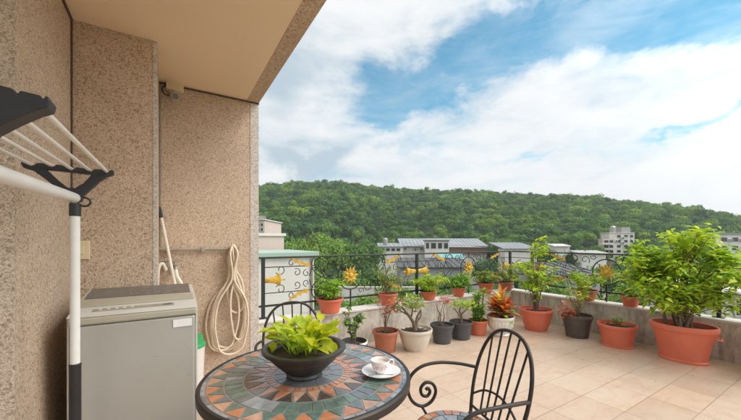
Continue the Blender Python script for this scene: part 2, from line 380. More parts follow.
def thing(name, label, cat, loc=(0, 0, 0), rz=0, group=None):
    return tag(empty(name, loc, rz), label, cat, group)
def spline(pts, n=6, closed=False):
    """Catmull-Rom through the points"""
    P = [Vector(p) for p in pts]; out = []; k = len(P)
    for i in range(k if closed else k - 1):
        if closed: a, b, c, d = P[(i - 1) % k], P[i], P[(i + 1) % k], P[(i + 2) % k]
        else: a, b, c, d = P[max(i - 1, 0)], P[i], P[i + 1], P[min(i + 2, k - 1)]
        for j in range(n):
            t = j / n
            out.append(.5 * ((2 * b) + (c - a) * t + (2 * a - 5 * b + 4 * c - d) * t * t + (3 * b - a - 3 * c + d) * t ** 3))
    out.append(P[0].copy() if closed else P[-1]); return out

# ================================================================== SETTING: terrace and our building
XR, YL, YC, YB, XL, XB, XE, ZS = 5.33, 3.72, 3.55, 2.85, -.54, -.07, .811, 2.8
YN = 1.94                                    # outer corner of the nearest pier
mb = MB(); mb.box((-2.5, -3, -.28), (XR + .24, YL + .24, 0)); fl = mb.build('terrace_floor', M['floor']); tag(fl, kind='structure')

bld = thing('house', 'tan washed stone house wall with overhanging soffit at left of the terrace', 'building')
def part_box(name, a, b, m, parent, bevel=0):
    q = MB(); q.box(a, b); return q.build(name, m, parent, bevel=bevel)
part_box('pier', (-2.5, YN, 0), (XL, YB + .8, ZS), M['stone'], bld)
part_box('pier_face', (-2.5, YN - .012, 0), (XL - .0005, YN - .0005, ZS - .0015), M['stone_grey'], bld)
part_box('wall', (XL + .0005, YB, 0), (XB, YC + .4, ZS - .001), M['stone'], bld)
part_box('recessed_wall', (XB, YC, 0), (XE - .085, YC + .4, ZS - .002), M['stone'], bld)
part_box('corner_band', (XE - .085, YC - .004, 0), (XE, YC + .4, ZS - .003), M['stone_pale'], bld)
part_box('edge_strip', (XB - .022, YB - .003, 0), (XB + .004, YB + .05, ZS - .004), M['stone_pale'], bld)
part_box('soffit', (-2.5, -2.5, ZS), (XE - .118, YC + .4, ZS + .3), M['soffit'], bld)
part_box('soffit_edge', (XE - .118, -2.5, ZS - .004), (XE, YC + .4, ZS + .32), M['stone'], bld)
# dark joints
q = MB(); q.tube([(XL + .004, YB - .004, 0), (XL + .004, YB - .004, ZS - .005)], .0075, 6)
q.tube([(XL + .006, YN + .02, ZS - .006), (XL + .006, YB - .004, ZS - .006)], .008, 6); q.build('sealant_joint', M['joint'], bld)
q = MB(); q.box((XB + .0, YC - .012, ZS - .018), (XE + .004, YC - .0045, ZS - .005)); q.build('trim_strip', M['joint'], bld)
q = MB(); q.box((XB + .006, YC - .008, 1.3), (XB + .018, YC - .001, ZS - .019)); q.build('conduit', M['pipe'], bld)
# lower storeys below the terrace
part_box('lower_facade', (-2.5, -3, -12), (XR + .2, YL + .2, -.285), M['white_wall'], bld)

par = thing('parapet_wall', 'low weathered grey render wall edging the terrace under the iron railing', 'wall')
ZP = .46
q = MB(); q.box((XE, YL, 0.0005), (XR + .2, YL + .2, ZP - .03)); q.build('left_run', M['parapet'], par)
q = MB(); q.box((XR, -3, 0.0005), (XR + .2, YL - .0005, ZP - .03)); q.build('right_run', M['parapet'], par)
q = MB(); q.box((XE, YL - .012, ZP - .03), (XR + .215, YL + .215, ZP)); q.build('coping', M['cap'], par, bevel=.006)
q = MB(); q.box((XR - .012, -3, ZP - .03), (XR + .215, YL - .0125, ZP)); q.build('coping', M['cap'], par, bevel=.006)

# ================================================================== IRON RAILING
def spiral(c, r0, r1, a0, a1, n=22):
    return [(c[0] + (r0 + (r1 - r0) * i / n) * math.cos(R_(a0 + (a1 - a0) * i / n)), 0, c[1] + (r0 + (r1 - r0) * i / n) * math.sin(R_(a0 + (a1 - a0) * i / n))) for i in range(n + 1)]
ZT, ZM1, ZM2, ZB = 1.16, 1.045, .745, .60
def mir(pts, u0, f): return [(u0 + f * p[0], p[1], p[2]) for p in pts]
def horn(u, f, parent):
    q = MB(); prof = [(.0, 0), (.030, .002), (.032, .05), (.040, .11), (.056, .15), (.080, .18), (.075, .183), (.03, .17), (.011, .19), (.009, .24), (0, .245)]
    for i in range(0, 1): pass
    t = MB(); t.lathe(prof, n=18, sy=.35)
    q.add([(u + f * p[2], p[1], .895 + p[0]) for p in t.v], t.f)
    return autosmooth(q.build('horn_ornament', M['gold'], parent))
def gold_leaf(u, v, f, parent, fl=1):
    q = MB()
    lo = [(-.15, .03), (-.135, .06), (-.12, .035), (-.10, .012), (-.075, .018), (-.06, .045), (-.045, .018), (-.01, .022), (.0, .042), (.02, .018), (.06, .024), (.085, .05), (.10, .022), (.14, .006), (.10, -.008), (.07, -.022), (.05, -.006), (.01, -.010), (-.01, -.03), (-.03, -.008), (-.08, -.010), (-.115, .0), (-.135, .015)]
    q.plate([(a, b) for a, b in lo], [], .012, lambda a, b, w: (u + f * (a * .94 + b * .34), w - .014, v + fl * (b * .94 - a * .34 + .02)))
    return q.build('leaf_ornament', M['gold'], parent)
def medallion(u, v, parent):
    q = MB()
    out = []
    for i in range(48):
        a = 2 * math.pi * i / 48; k = i % 4; rd = (.130, .092, .056, .078)[k] * (1, .86, 1.06, .92, 1.02)[i // 4 % 5]
        a += (0, .05, 0, .02)[k]; out.append((rd * math.cos(a), rd * math.sin(a)))
    q.plate(out, [], .012, lambda a, b, w: (u + a, w - .006, v + b))
    for i in range(8):
        a = 2 * math.pi * i / 8 + .2
        t = MB(); t.leaf((0, 0, 0), (math.cos(a), -.35, math.sin(a)), (0, -1, 0), .10, .055, 0, .25, .3)
        q.add([(u + p[0], p[1] - .008, v + p[2]) for p in t.v], t.f)
    t = MB(); t.lathe([(0, .032), (.02, .028), (.036, .012), (.04, 0)], n=16); q.add([(u + p[0], -p[2] - .012, v + p[1]) for p in t.v], t.f)
    return q.build('flower_medallion', M['gold'], parent)
def bay(parent, u0, u1, full=True):
    """one railing bay, symmetric about a ringed flower"""
    uc = (u0 + u1) / 2; vr = .895
    for f, ue in ((1, u0), (-1, u1)):
        horn(ue + f * .015, f, parent)
        gold_leaf(ue + f * .45, ZM1 + .012, f, parent); gold_leaf(ue + f * .43, ZM2 - .005, f, parent, -1)
        q = MB()
        for v in (ZM1, ZM2): q.tube([(ue, 0, v), (ue + f * .62, 0, v)], .006, 6)
        for sg in (1, -1):
            c = lambda a, b: (a, 0, vr + sg * b)
            q.tube(mir([(p[0], 0, vr + sg * p[2]) for p in spiral((.20, .115), .062, .018, -150, 210, 20)], ue, f), .005, 5)
            q.tube(mir([(p[0], 0, vr + sg * p[2]) for p in spiral((.40, .075), .05, .014, 120, -260, 20)], ue, f), .005, 5)
            q.tube(mir([(p[0], 0, vr + sg * p[2]) for p in spiral((.70, .175), .078, .02, 200, -200, 22)], ue, f), .0065, 5)
            q.tube(mir(spline([c(.56, .02), c(.60, .12), c(.68, .10), c(.78, .02), c(.90, .03)], 5), ue, f), .0055, 5)
            q.tube(mir(spline([c(.62, .255), c(.585, .16), c(.63, .07), c(.72, .0)], 5), ue, f), .0065, 5)
            q.tube(mir([(p[0], 0, vr + sg * p[2]) for p in spiral((.335, .19), .05, .013, 0, 380, 20)], ue, f), .005, 5)
            q.tube(mir([(p[0], 0, vr + sg * p[2]) for p in spiral((.52, .06), .045, .013, 90, 460, 20)], ue, f), .005, 5)
            q.tube(mir([(p[0], 0, vr + sg * p[2]) for p in spiral((.98, .215), .045, .012, 160, 520, 18)], ue, f), .005, 5)
            q.tube(mir([(p[0], 0, vr + sg * p[2]) for p in spiral((.86, .165), .068, .018, -40, 330, 20)], ue, f), .0055, 5)
        q.build('scrollwork', M['rail'], parent)
    q = MB()
    q.tube([(uc + .185 * math.cos(2 * math.pi * i / 36), 0, vr + .185 * math.sin(2 * math.pi * i / 36)) for i in range(37)], .0085, 6)
    q.tube([(uc, 0, vr + .19), (uc, 0, ZT - .01)], .008, 6); q.tube([(uc, 0, vr - .19), (uc, 0, ZP)], .011, 6)
    for a in (45, 135, 225, 315):
        c_, s_ = math.cos(R_(a)), math.sin(R_(a)); q.tube([(uc + .13 * c_, 0, vr + .13 * s_), (uc + .19 * c_, 0, vr + .19 * s_)], .005, 5)
    q.build('ring', M['rail'], parent)
    medallion(uc, vr, parent)
def post(parent, u, w=.018):
    q = MB(); q.box((u - w, -w, ZP - .001), (u + w, w, ZT - .013)); q.box((u - w - .03, -w - .02, ZP - .001), (u + w + .03, w + .02, ZP + .008)); return q.build('post', M['rail'], parent)
def rails(parent, u0, u1):
    q = MB(); q.box((u0, -.024, ZT - .013), (u1, .024, ZT + .007)); q.build('top_rail', M['rail'], parent, bevel=.004)
    q = MB(); q.box((u0, -.009, ZB - .011), (u1, .009, ZB + .011)); q.build('bottom_rail', M['rail'], parent)
r1 = thing('iron_railing', 'black wrought iron railing with gold horns and flowers, the run starting at the house wall', 'railing', (.93, YL + .13, 0))
U = [0, 2.275, 4.53]
rails(r1, -.11, 4.53)
for u in U: post(r1, u)
bay(r1, U[0], U[1]); bay(r1, U[1], U[2])
r2 = thing('iron_railing', 'black wrought iron railing behind the large bush, the run turning towards the viewer at right', 'railing', (XR + .13, YL + .13, 0), R_(-90))
rails(r2, .045, 6.6)
for u in (.44, 2.74, 5.04): post(r2, u)
q = MB(); q.tube([(p[0] + .22, 0, p[2] + .86) for p in spiral((0, 0), .15, .02, 90, 700, 40)], .006, 5); q.tube([(.03, 0, 1.045), (.42, 0, 1.045)], .006, 6); q.tube([(.03, 0, .745), (.42, 0, .745)], .006, 6); q.build('scrollwork', M['rail'], r2)
bay(r2, .44, 2.74); bay(r2, 2.74, 5.04)
# ================================================================== WASHING MACHINE AND THE WALL THINGS
def washing_machine():
    x0, x1, y0, y1 = -.437, .150, 2.20, 2.76
    t = thing('washing_machine', 'silver grey top loading washing machine against the stone wall, smoked lid closed', 'washing machine', ((x0 + x1) / 2, (y0 + y1) / 2, 0))
    ox, oy = t.location.x, t.location.y; X0, X1, Y0, Y1 = x0 - ox, x1 - ox, y0 - oy, y1 - oy
    q = MB(); q.box((X0 + .012, Y0 + .006, .05), (X1 - .012, Y1, .913)); q.build('body', M['machine'], t, bevel=.012)
    for s in (X0, X1 - .0115):
        q = MB(); q.box((s, Y0 + .02, .05), (s + .0115, Y1 - .01, .954)); q.build('side_panel', M['machine_edge'], t, bevel=.006)
    q = MB(); q.box((X0 + .004, Y0, .915), (X1 - .004, Y0 + .05, .955)); q.build('trim_band', M['gold_band'], t, bevel=.01)
    # sloping top: profile in (y, z) pushed across the width
    pr = [(Y0 + .004, .956), (Y0 + .012, .961), (Y0 + .135, .985), (Y0 + .14, .986), (Y1, 1.032), (Y1, .956)]
    n = len(pr); q = MB(); q.add([(X0, a, b) for a, b in pr] + [(X1, a, b) for a, b in pr], [tuple(range(n)), tuple(range(n, 2 * n))[::-1]] + [(i, i + n, (i + 1) % n + n, (i + 1) % n) for i in range(n)])
    autosmooth(q.build('top_cover', M['machine_edge'], t, bevel=.008), 30)
    def onslope(u0, u1, a0, a1, lift, nm, m, seg='front', parent=t):
        (ya, za), (yb, zb) = (pr[1], pr[2]) if seg == 'front' else (pr[3], pr[4])
        p = lambda u, a, h: (X0 + u * (X1 - X0), ya + a * (yb - ya), za + a * (zb - za) + h)
        q = MB(); vs = [p(u0, a0, 0), p(u1, a0, 0), p(u1, a1, 0), p(u0, a1, 0), p(u0, a0, lift), p(u1, a0, lift), p(u1, a1, lift), p(u0, a1, lift)]
        q.add(vs, [(0, 3, 2, 1), (4, 5, 6, 7), (0, 1, 5, 4), (1, 2, 6, 5), (2, 3, 7, 6), (3, 0, 4, 7)]); return q.build(nm, m, parent, bevel=.002)
    onslope(.04, .96, .36, .95, .012, 'lid', M['glass_dark'], 'back')
    lid2 = onslope(.02, .98, .0, .34, .010, 'lid_frame', M['gold_band'], 'back')
    onslope(.16, .80, .42, .70, .004, 'control_panel', M['pipe'])
    for i in range(5): onslope(.20 + i * .06, .225 + i * .06, .50, .62, .007, 'button', M['machine_edge'])
    onslope(.70, .78, .46, .66, .006, 'display', M['glass_dark'])
    q = MB(); q.box((X1 - .125, Y0 + .0015, .852), (X1 - .03, Y0 + .0075, .895)); q.build('sticker', M['porcelain'], t)
    rr = random.Random(2)
    for k in range(7):
        x, z, a = rr.uniform(X0 + .25, X1 - .04), rr.uniform(.35, .74), rr.uniform(-.5, .5); ln = rr.uniform(.01, .045); c, s_ = math.cos(a), math.sin(a)
        q = MB(); q.add([(x, Y0 + .0052, z), (x + ln * c, Y0 + .0052, z + ln * s_), (x + ln * c, Y0 + .0052, z + ln * s_ + .0016), (x + ln * .3, Y0 + .0052, z + .003)], [(0, 1, 2, 3)])
        q.build('scuff', M['pipe'], t)
    for a in (X0 + .06, X1 - .06):
        for b in (Y0 + .06, Y1 - .06):
            q = MB(); q.lathe([(.025, 0), (.03, .03), (.02, .055)], (a, b, 0), 12); q.build('foot', M['black'], t)
washing_machine()

def wall_things():
    # socket cover beside the pole
    p = onY(82, 250, YB); t = thing('wall_switch', 'cream switch plate on the stone wall above the washing machine', 'switch', (p.x, YB, p.z))
    q = MB(); q.box((-.042, -.012, -.062), (.042, -.0002, .062)); q.build('cover_plate', M['cream'], t, bevel=.004)
    q = MB(); q.box((-.013, -.017, -.03), (.013, -.0122, .03)); q.build('rocker', M['cream'], t, bevel=.003)
    # camera
    p = onY(173, 91, YC); t = thing('security_camera', 'small white security camera and its beige junction box under the soffit', 'camera', (p.x, YC, p.z))
    q = MB(); q.box((-.055, -.055, -.01), (.085, -.0002, .085)); q.build('junction_box', M['cream'], t, bevel=.006)
    q = MB(); q.tube([(-.02, -.03, -.012), (-.02, -.05, -.045), (.0, -.07, -.055)], .012, 8); q.build('bracket', M['machine_edge'], t)
    q = MB(); d = Vector((.12, -.8, -.35)).normalized(); c = Vector((.0, -.03, -.05)); q.tube([c, c + d * .02, c + d * .12, c + d * .13], [.028, .034, .034, .031], 16); o = autosmooth(q.build('housing', M['machine_edge'], t))
    q = MB(); q.tube([c + d * .1302, c + d * .136], .027, 16); q.build('lens', M['glass_dark'], o)
    q = MB(); q.tube(spline([(-.055, -.02, .03), (-.085, -.015, .0), (-.07, -.02, -.05), (-.02, -.03, -.06)], 6), .005, 6); q.build('cable', M['black'], t)
    # pipe along the wall with taps
    a = onY(155, 252, YC); b = onY(237, 249.5, YC)
    t = thing('water_pipe', 'grey water pipe running level along the recessed stone wall with brass taps', 'pipe', (a.x, YC - .03, 1.27))
    ln = b.x - a.x; q = MB(); q.tube([(-.05, 0, 0), (ln, 0, 0)], .012, 10); q.build('pipe_run', M['pipe'], t)
    for u in (.15, .55, .9):
        q = MB(); q.box((u * ln - .012, -.017, -.02), (u * ln + .012, .0295, .02)); q.build('clip', M['steel'], t)
    q = MB(); q.tube([(.01, -.006, -.0), (.01, -.006, -1.22)], .014, 8); q.build('riser', M['pvc'], t)
    for u, dz in ((.085, -.15), (.155, -.15)):
        q = MB(); q.tube([(u, .028, dz), (u, -.05, dz), (u + .005, -.08, dz - .012), (u + .005, -.085, -.03 + dz)], [.016, .016, .015, .012], 10)
        q.tube([(u, -.03, dz), (u, -.03, dz + .045)], .008, 8); q.tube([(u - .035, -.03, dz + .046), (u + .035, -.03, dz + .046)], .009, 8); q.build('tap', M['steel'], t)
    q = MB(); q.tube(spline([(.16, -.085, -.18), (.17, -.10, -.24), (.20, -.12, -.30), (.21, -.2, -.36)], 5), .016, 8)
    q.tube(spline([(.085, -.085, -.18), (.06, -.11, -.12), (.03, -.12, -.16), (.02, -.12, -.34)], 5), .014, 8); q.build('inlet_hose', M['pvc'], t)
    q = MB(); q.tube([(ln - .0, .0, 0), (ln - .0, -.06, .0), (ln, -.07, .03)], .009, 8); q.build('hook', M['steel'], t)
    # leaning broom stick
    hi = onY(159.2, 207, YC - .03); pm = onY(174.5, 282, YC - .15); lo = hi + (pm - hi) * (hi.z - .02) / (hi.z - pm.z)
    t = thing('mop_stick', 'thin white stick with a dark grip leaning on the recessed wall behind the washing machine', 'stick', (lo.x, lo.y, 0))
    v = lambda f: (hi - lo) * f + lo - t.location
    q = MB(); q.tube([v(0), v(.945)], .0125, 10); q.build('stick', M['pvc'], t)
    q = MB(); q.tube([v(.94), v(.99), v(1)], [.0155, .0155, .012], 10); q.build('grip', M['black'], t)
    # hose coil
    h = onY(233, 249, YC - .05); q = MB(); rr = random.Random(3); path = []
    ovals = [(224, 351, 19, 0), (227, 347, 15, 1), (236, 312, 8, 2), (222, 349, 13, 3), (238, 338, 7, 4), (230, 352, 16, 5)]
    for i, (lx, ly, hw, k) in enumerate(ovals):
        lo = onY(lx, ly, YC - .03); wd = hw / FPX * 3.1; yy = YC - .026 - .016 * i; tx = h.x + rr.uniform(-.015, .015); H_ = h.z + .006 * i - lo.z
        def P(f, side): cx_ = h.x + (lo.x - h.x) * (1 - f) ** .8; return Vector((cx_ + side * wd * (math.sin(math.pi * min(1, f * 1.25 + .12)) ** .7 if f < .75 else .22), yy if f < .9 else yy - .02, lo.z + H_ * f))
        path += [P(f, -1) for f in (.93, .7, .5, .3, .14, .04)] + [Vector((lo.x, yy, lo.z))] + [P(f, 1) for f in (.04, .14, .3, .5, .7, .93)] + [Vector((tx, YC - .06 - .004 * i, h.z + .016 + .006 * i))]
    q.tube(spline(path, 5), .0105, 8); o = q.build('garden_hose', M['beige_hose'], smooth=True)
    tag(o, 'long beige rubber hose coiled in loose loops over a hook on the stone wall', 'hose')
    # bin
    p = atD(189, 371, 2.95); t = thing('plastic_bin', 'white plastic tub with a bright green lid half hidden behind the washing machine', 'tub', (p.x, 3.22, 0))
    q = MB(); q.lathe([(.095, .001), (.10, .02), (.115, .42), (.12, .44)], n=28); autosmooth(q.build('tub', M['urn'], t))
    q = MB(); q.lathe([(.124, .441), (.124, .462), (.118, .47), (.105, .475), (.10, .53), (.04, .54), (0, .54)], n=28); autosmooth(q.build('lid', M['green_plastic'], t))
    q = MB(); q.box((.06, -.102, .2), (.112, -.05, .33)); 
wall_things()

# ================================================================== DRYING RACK
def drying_rack():
    Y1, Y0, PX = 1.90, 1.03, -.346
    t = thing('drying_rack', 'clothes drying rack with black winged brackets and cream rods beside the washing machine', 'drying rack', (PX, Y1, 0))
    rel = lambda p: (p[0] - PX, p[1] - Y1, p[2])
    P2 = lambda a, b: (onY(a, b, Y1).x - PX, onY(a, b, Y1).z)
    outer = [P2(*p) for p in [(21.5, 163), (25, 161), (28, 165), (33, 167), (38, 163.5), (48, 164), (53, 168.5), (57, 165), (68, 166.5), (73, 171), (77, 167.5), (86, 169), (91, 172.5), (95, 169.5), (103, 170), (107, 174), (111, 170.5), (114.2, 171), (114, 175), (107, 177.5), (100, 182), (92, 189), (84, 196), (82, 202), (69, 202), (66, 196), (56, 187), (44, 178), (34, 171), (24, 168)]]
    hole = [P2(*p) for p in [(47, 170), (92, 175), (85, 183), (75.5, 188.5), (68, 188), (58, 180)]]
    q = MB(); q.plate(outer, [hole], .03, lambda a, b, w: (a, .015 - w, b)); q.build('wing_bracket', M['black'], t, bevel=.003)
    N2 = lambda a, b: (onY(a, b, .95).x - PX, onY(a, b, .95).z)
    near = [N2(*p) for p in [(50, 101), (48.5, 96.5), (45, 95.5), (43, 99), (40, 95), (20, 90), (17, 93.5), (13, 88.5), (-8, 83), (-11, 87), (-15, 81.5), (-40, 75), (-70, 73), (-78, 80), (-130, 84), (-95, 120), (-62, 150), (-30, 150), (-8, 130), (14, 119), (36, 110), (48, 107)]]
    q = MB(); q.plate(near, [], .05, lambda a, b, w: (a, .95 - Y1 + .05 - w, b)); q.build('wing_bracket', M['black'], t, bevel=.004)
    hubz = P2(75, 199)[1]
    for fx, fy in ((31.7, 165.7), (51.7, 166.7), (71.7, 170), (89.3, 171), (107, 172.7)):
        a = P2(fx, fy); q = MB(); q.tube([(a[0], .012, a[1] + .004), (a[0], -.90, a[1] - .020)], .0068, 10); q.build('rod', M['rodm'], t, smooth=False); autosmooth(COL.objects[-1])
    q = MB(); q.tube([(0, .0, hubz + .004), (0, -.90, hubz - .028)], .021, 16); autosmooth(q.build('crossbar', M['white_plastic'], t))
    for yy in (0, -.90):
        q = MB(); q.tube([(0, yy, hubz - .03), (0, yy, .80)], .0175, 16); autosmooth(q.build('pole', M['white_plastic'], t))
        q = MB(); q.tube([(0, yy, .815), (0, yy, .81), (0, yy, .805), (0, yy, .03)], [.018, .023, .0215, .0215], 16); autosmooth(q.build('lower_pole', M['black'], t))
        q = MB(); q.tube([(0, yy, hubz - .075), (0, yy, hubz - .02)], .0205, 16); autosmooth(q.build('collar', M['black'], t))
        q = MB(); q.tube([(-.14, yy, .012), (.2, yy, .012)], .012, 10); q.build('foot_bar', M['black'], t)
    q = MB(); c = P2(84.5, 202); q.tube([(c[0] + .021 * math.cos(R_(a)), -.004, c[1] + .019 * math.sin(R_(a))) for a in range(-200, 130, 20)], .0042, 8); q.build('ring_clip', M['black'], t)
drying_rack()

# ================================================================== BISTRO TABLE
S_ = {}
for nm, c, v in (('slate', (.16, .17, .18), .25), ('green', (.13, .19, .155), .3), ('orange', (.52, .21, .10), .25), ('peach', (.52, .30, .19), .25), ('brown', (.10, .075, .06), .3), ('grey', (.30, .31, .32), .2), ('grout', (.26, .25, .23), .15)):
    S_[nm] = pmat('mosaic_%s_stone' % nm, c, v, 26, .17, coat=.5, dirt=sc_(c, .55), dirtamt=.6)
SL = list(S_.values()); SI = {k: i for i, k in enumerate(S_)}
def mosaic_quad(q, r0, r1, a0, a1, m, z, g=.0022, n=3, h=.0016):
    """one stone between two radii and two angles, with a grout gap"""
    r0 += g; r1 -= g
    def ang(r, s): return s * min(g / max(r, .01), abs(a1 - a0) * .3)
    pts = []
    for i in range(n + 1): a = a0 + ang(r1, 1) + (a1 - a0 - 2 * ang(r1, 1)) * i / n; pts.append((r1 * math.cos(a), r1 * math.sin(a)))
    for i in range(n, -1, -1): a = a0 + ang(r0, 1) + (a1 - a0 - 2 * ang(r0, 1)) * i / n; pts.append((r0 * math.cos(a), r0 * math.sin(a)))
    stone(q, pts, m, z, h)
def stone(q, pts, m, z, h=.0016):
    k = len(pts); q.add([(x, y, z) for x, y in pts] + [(x, y, z + h) for x, y in pts], [tuple(range(k, 2 * k))] + [(i, (i + 1) % k, (i + 1) % k + k, i + k) for i in range(k)], m)
def shrink(tri, g):
    c = (sum(p[0] for p in tri) / 3, sum(p[1] for p in tri) / 3); return [(p[0] + (c[0] - p[0]) * g, p[1] + (c[1] - p[1]) * g) for p in tri]
def pol(r, a): return (r * math.cos(a), r * math.sin(a))
TC = Vector((.56, 1.45, 0)); TR = .4625; TH = .74
def bistro_table():
    t = thing('bistro_table', 'round mosaic bistro table with a dark iron rim and a sunburst of orange stones', 'table', TC)
    q = MB(); q.lathe([(0, TH - .012), (TR - .012, TH - .012), (TR - .010, TH - .003), (0, TH - .003)], n=96); q.build('tabletop', S_['grout'], t)
    q = MB(); q.lathe([(TR - .0095, TH - .036), (TR - .002, TH - .04), (TR + .006, TH - .034), (TR + .0075, TH - .006), (TR + .002, TH + .001), (TR - .0095, TH), (TR - .0095, TH - .036)], n=96, cap=False); autosmooth(q.build('rim', M['iron'], t))
    q = MB(); rr = random.Random(11); z = TH - .0028; tau = 2 * math.pi
    # centre disc of crazed slate
    stone(q, [pol(.045, tau * i / 12) for i in range(12)], SI['brown'], z)
    for ring, (ra, rb, k) in enumerate(((.047, .10, 9), (.10, .158, 14))):
        off = rr.random()
        for i in range(k): mosaic_quad(q, ra, rb, off + tau * i / k, off + tau * (i + 1) / k, SI['slate'] if rr.random() < .7 else SI['brown'], z)
    K = 22
    for i in range(44): mosaic_quad(q, .160, .196, tau * i / 44, tau * (i + 1) / 44, SI['orange'] if rr.random() < .6 else SI['peach'], z, .0028)
    for i in range(K):
        a, b = tau * i / K, tau * (i + 1) / K; m = (a + b) / 2
        stone(q, shrink([pol(.199, a + .012), pol(.283, m), pol(.199, b - .012)][::-1][::-1], .06), SI['orange' if rr.random() < .55 else 'peach'], z)
        a2 = b - (b - a) / 2
        stone(q, shrink([pol(.285, m + .02), pol(.203, b), pol(.285, m + tau / K - .02)][::-1], .08), SI['brown' if rr.random() < .6 else 'slate'], z)
    for i in range(46): mosaic_quad(q, .288, .362, tau * i / 46, tau * (i + 1) / 46, SI[rr.choice(['green', 'green', 'green', 'slate', 'grey'])], z, .0026)
    K2 = 30
    for i in range(K2):
        a, b = tau * i / K2, tau * (i + 1) / K2; m = (a + b) / 2
        stone(q, shrink([pol(.366, m), pol(.432, b - .006), pol(.432, a + .006)][::-1], .06), SI['orange' if rr.random() < .65 else 'peach'], z)
        stone(q, shrink([pol(.366, m + .012), pol(.366, m + tau / K2 - .012), pol(.430, b)], .09), SI['green' if rr.random() < .75 else 'slate'], z)
    for i in range(60): mosaic_quad(q, .434, .4515, tau * i / 60, tau * (i + 1) / 60, SI[rr.choice(['grey', 'slate', 'grey'])], z, .0018)
    q.build('mosaic', SL, t)
    for k in range(4):
        a = k * math.pi / 2 + .5; c, s = math.cos(a), math.sin(a)
        q = MB(); q.tube([(c * r, s * r, h) for r, h in [(p[0], p[2]) for p in spline([(.40, 0, TH - .04), (.30, 0, .62), (.14, 0, .45), (.12, 0, .34), (.24, 0, .16), (.36, 0, .03), (.39, 0, .012)], 5)]], .011, 8); q.build('leg', M['iron'], t)
    q = MB(); q.tube([(.13 * math.cos(a * tau / 28), .13 * math.sin(a * tau / 28), .40) for a in range(29)], .009, 8); q.build('leg_ring', M['iron'], t)
bistro_table()
TOPZ = TH - .0011

# ================================================================== IRON CHAIRS
def chair(loc, rz, label):
    t = thing('bistro_chair', label, 'chair', loc, rz, 'iron bistro chairs at the mosaic table')
    bx = lambda z: -.175 - (z - .44) * .27
    half = [(.165, .43), (.185, .50), (.20, .58), (.203, .66), (.192, .74), (.162, .815), (.115, .868), (.06, .893), (0, .90)]
    arch = [(bx(z), -y, z) for y, z in half] + [(bx(z), y, z) for y, z in half[::-1][1:]]
    q = MB(); q.tube(spline(arch, 5), .0090, 10); autosmooth(q.build('back_frame', M['iron'], t))
    def yat(f):  # point on the upper arch
        pts = spline(arch, 8); tgt = f; return min(pts, key=lambda p: abs(p.y - tgt) + (9 if p.z < .6 else 0))
    for i in range(5):
        f = (i - 2); top = yat(f * .068); q = MB(); zb = .468
        q.tube([(bx(zb), f * .046, zb), tuple(top)], .0052, 8); autosmooth(q.build('back_bar', M['iron'], t))
    q = MB(); q.tube([(bx(.468), -.176, .468), (bx(.468), .176, .468)], .0068, 8); q.build('cross_bar', M['iron'], t)
    q = MB(); q.tube(spline([(bx(.52) - .004, -.19, .52), (bx(.56) - .006, -.10, .575), (bx(.585) - .007, 0, .592), (bx(.56) - .006, .10, .575), (bx(.52) - .004, .19, .52)], 6), .0058, 8); q.build('cross_arc', M['iron'], t)
    for s in (-1, 1):
        y0, y1 = s * .203, s * .255
        pts = [(bx(.655), y0, .655), (-.14, s * .235, .672), (-.03, y1, .680), (.07, y1, .668), (.135, y1, .62), (.15, y1, .55), (.125, y1, .485), (.07, y1, .452), (.015, y1, .47), (-.012, y1, .52), (.005, y1, .565), (.045, y1, .578), (.075, y1, .552), (.07, y1, .515), (.04, y1, .503), (.022, y1, .525), (.034, y1, .545), (.048, y1, .538)]
        q = MB(); q.tube(spline(pts, 5), .0088, 10); autosmooth(q.build('armrest', M['iron'], t))
        q = MB(); q.tube([(.07, s * .254, .45), (.07, s * .20, .44)], .007, 8); q.build('arm_bracket', M['iron'], t)
    q = MB(); tau = 2 * math.pi
    q.lathe([(.0, .425), (.20, .425), (.203, .43), (.203, .444), (.196, .4465), (0, .4465)], n=48, m=len(SL)); rr = random.Random(5); z = .4467
    for i in range(26): mosaic_quad(q, .150, .196, tau * i / 26, tau * (i + 1) / 26, SI[rr.choice(['peach', 'orange', 'peach', 'grout'])], z, .002)
    for i in range(12): mosaic_quad(q, .075, .149, tau * i / 12, tau * (i + 1) / 12, SI[rr.choice(['grey', 'slate', 'grey'])], z, .002)
    for i in range(6): mosaic_quad(q, .012, .074, tau * i / 6, tau * (i + 1) / 6, SI[rr.choice(['grey', 'green'])], z, .002)
    q.build('seat', SL + [M['iron']], t)
    for sx, sy in ((1, 1), (1, -1), (-1, 1), (-1, -1)):
        q = MB(); q.tube(spline([(sx * .13, sy * .14, .428), (sx * .15, sy * .16, .3), (sx * .175, sy * .18, .12), (sx * .21, sy * .205, .006)], 5), .0095, 8); autosmooth(q.build('leg', M['iron'], t))
        if sx < 0:
            q = MB(); q.tube([(sx * .13, sy * .14, .428), (bx(.435), sy * .165, .435)], .0085, 8); q.build('back_bracket', M['iron'], t)
    return t
CH1 = Vector((1.165, 1.105, 0))
chair(CH1, math.atan2(.30, -.95), 'dark iron armchair with fan of back bars standing right of the mosaic table')
chair((.715, 2.06, 0), math.atan2(-.97, -.2), 'dark iron armchair behind the table, mostly hidden by the bowl of lime leaves')

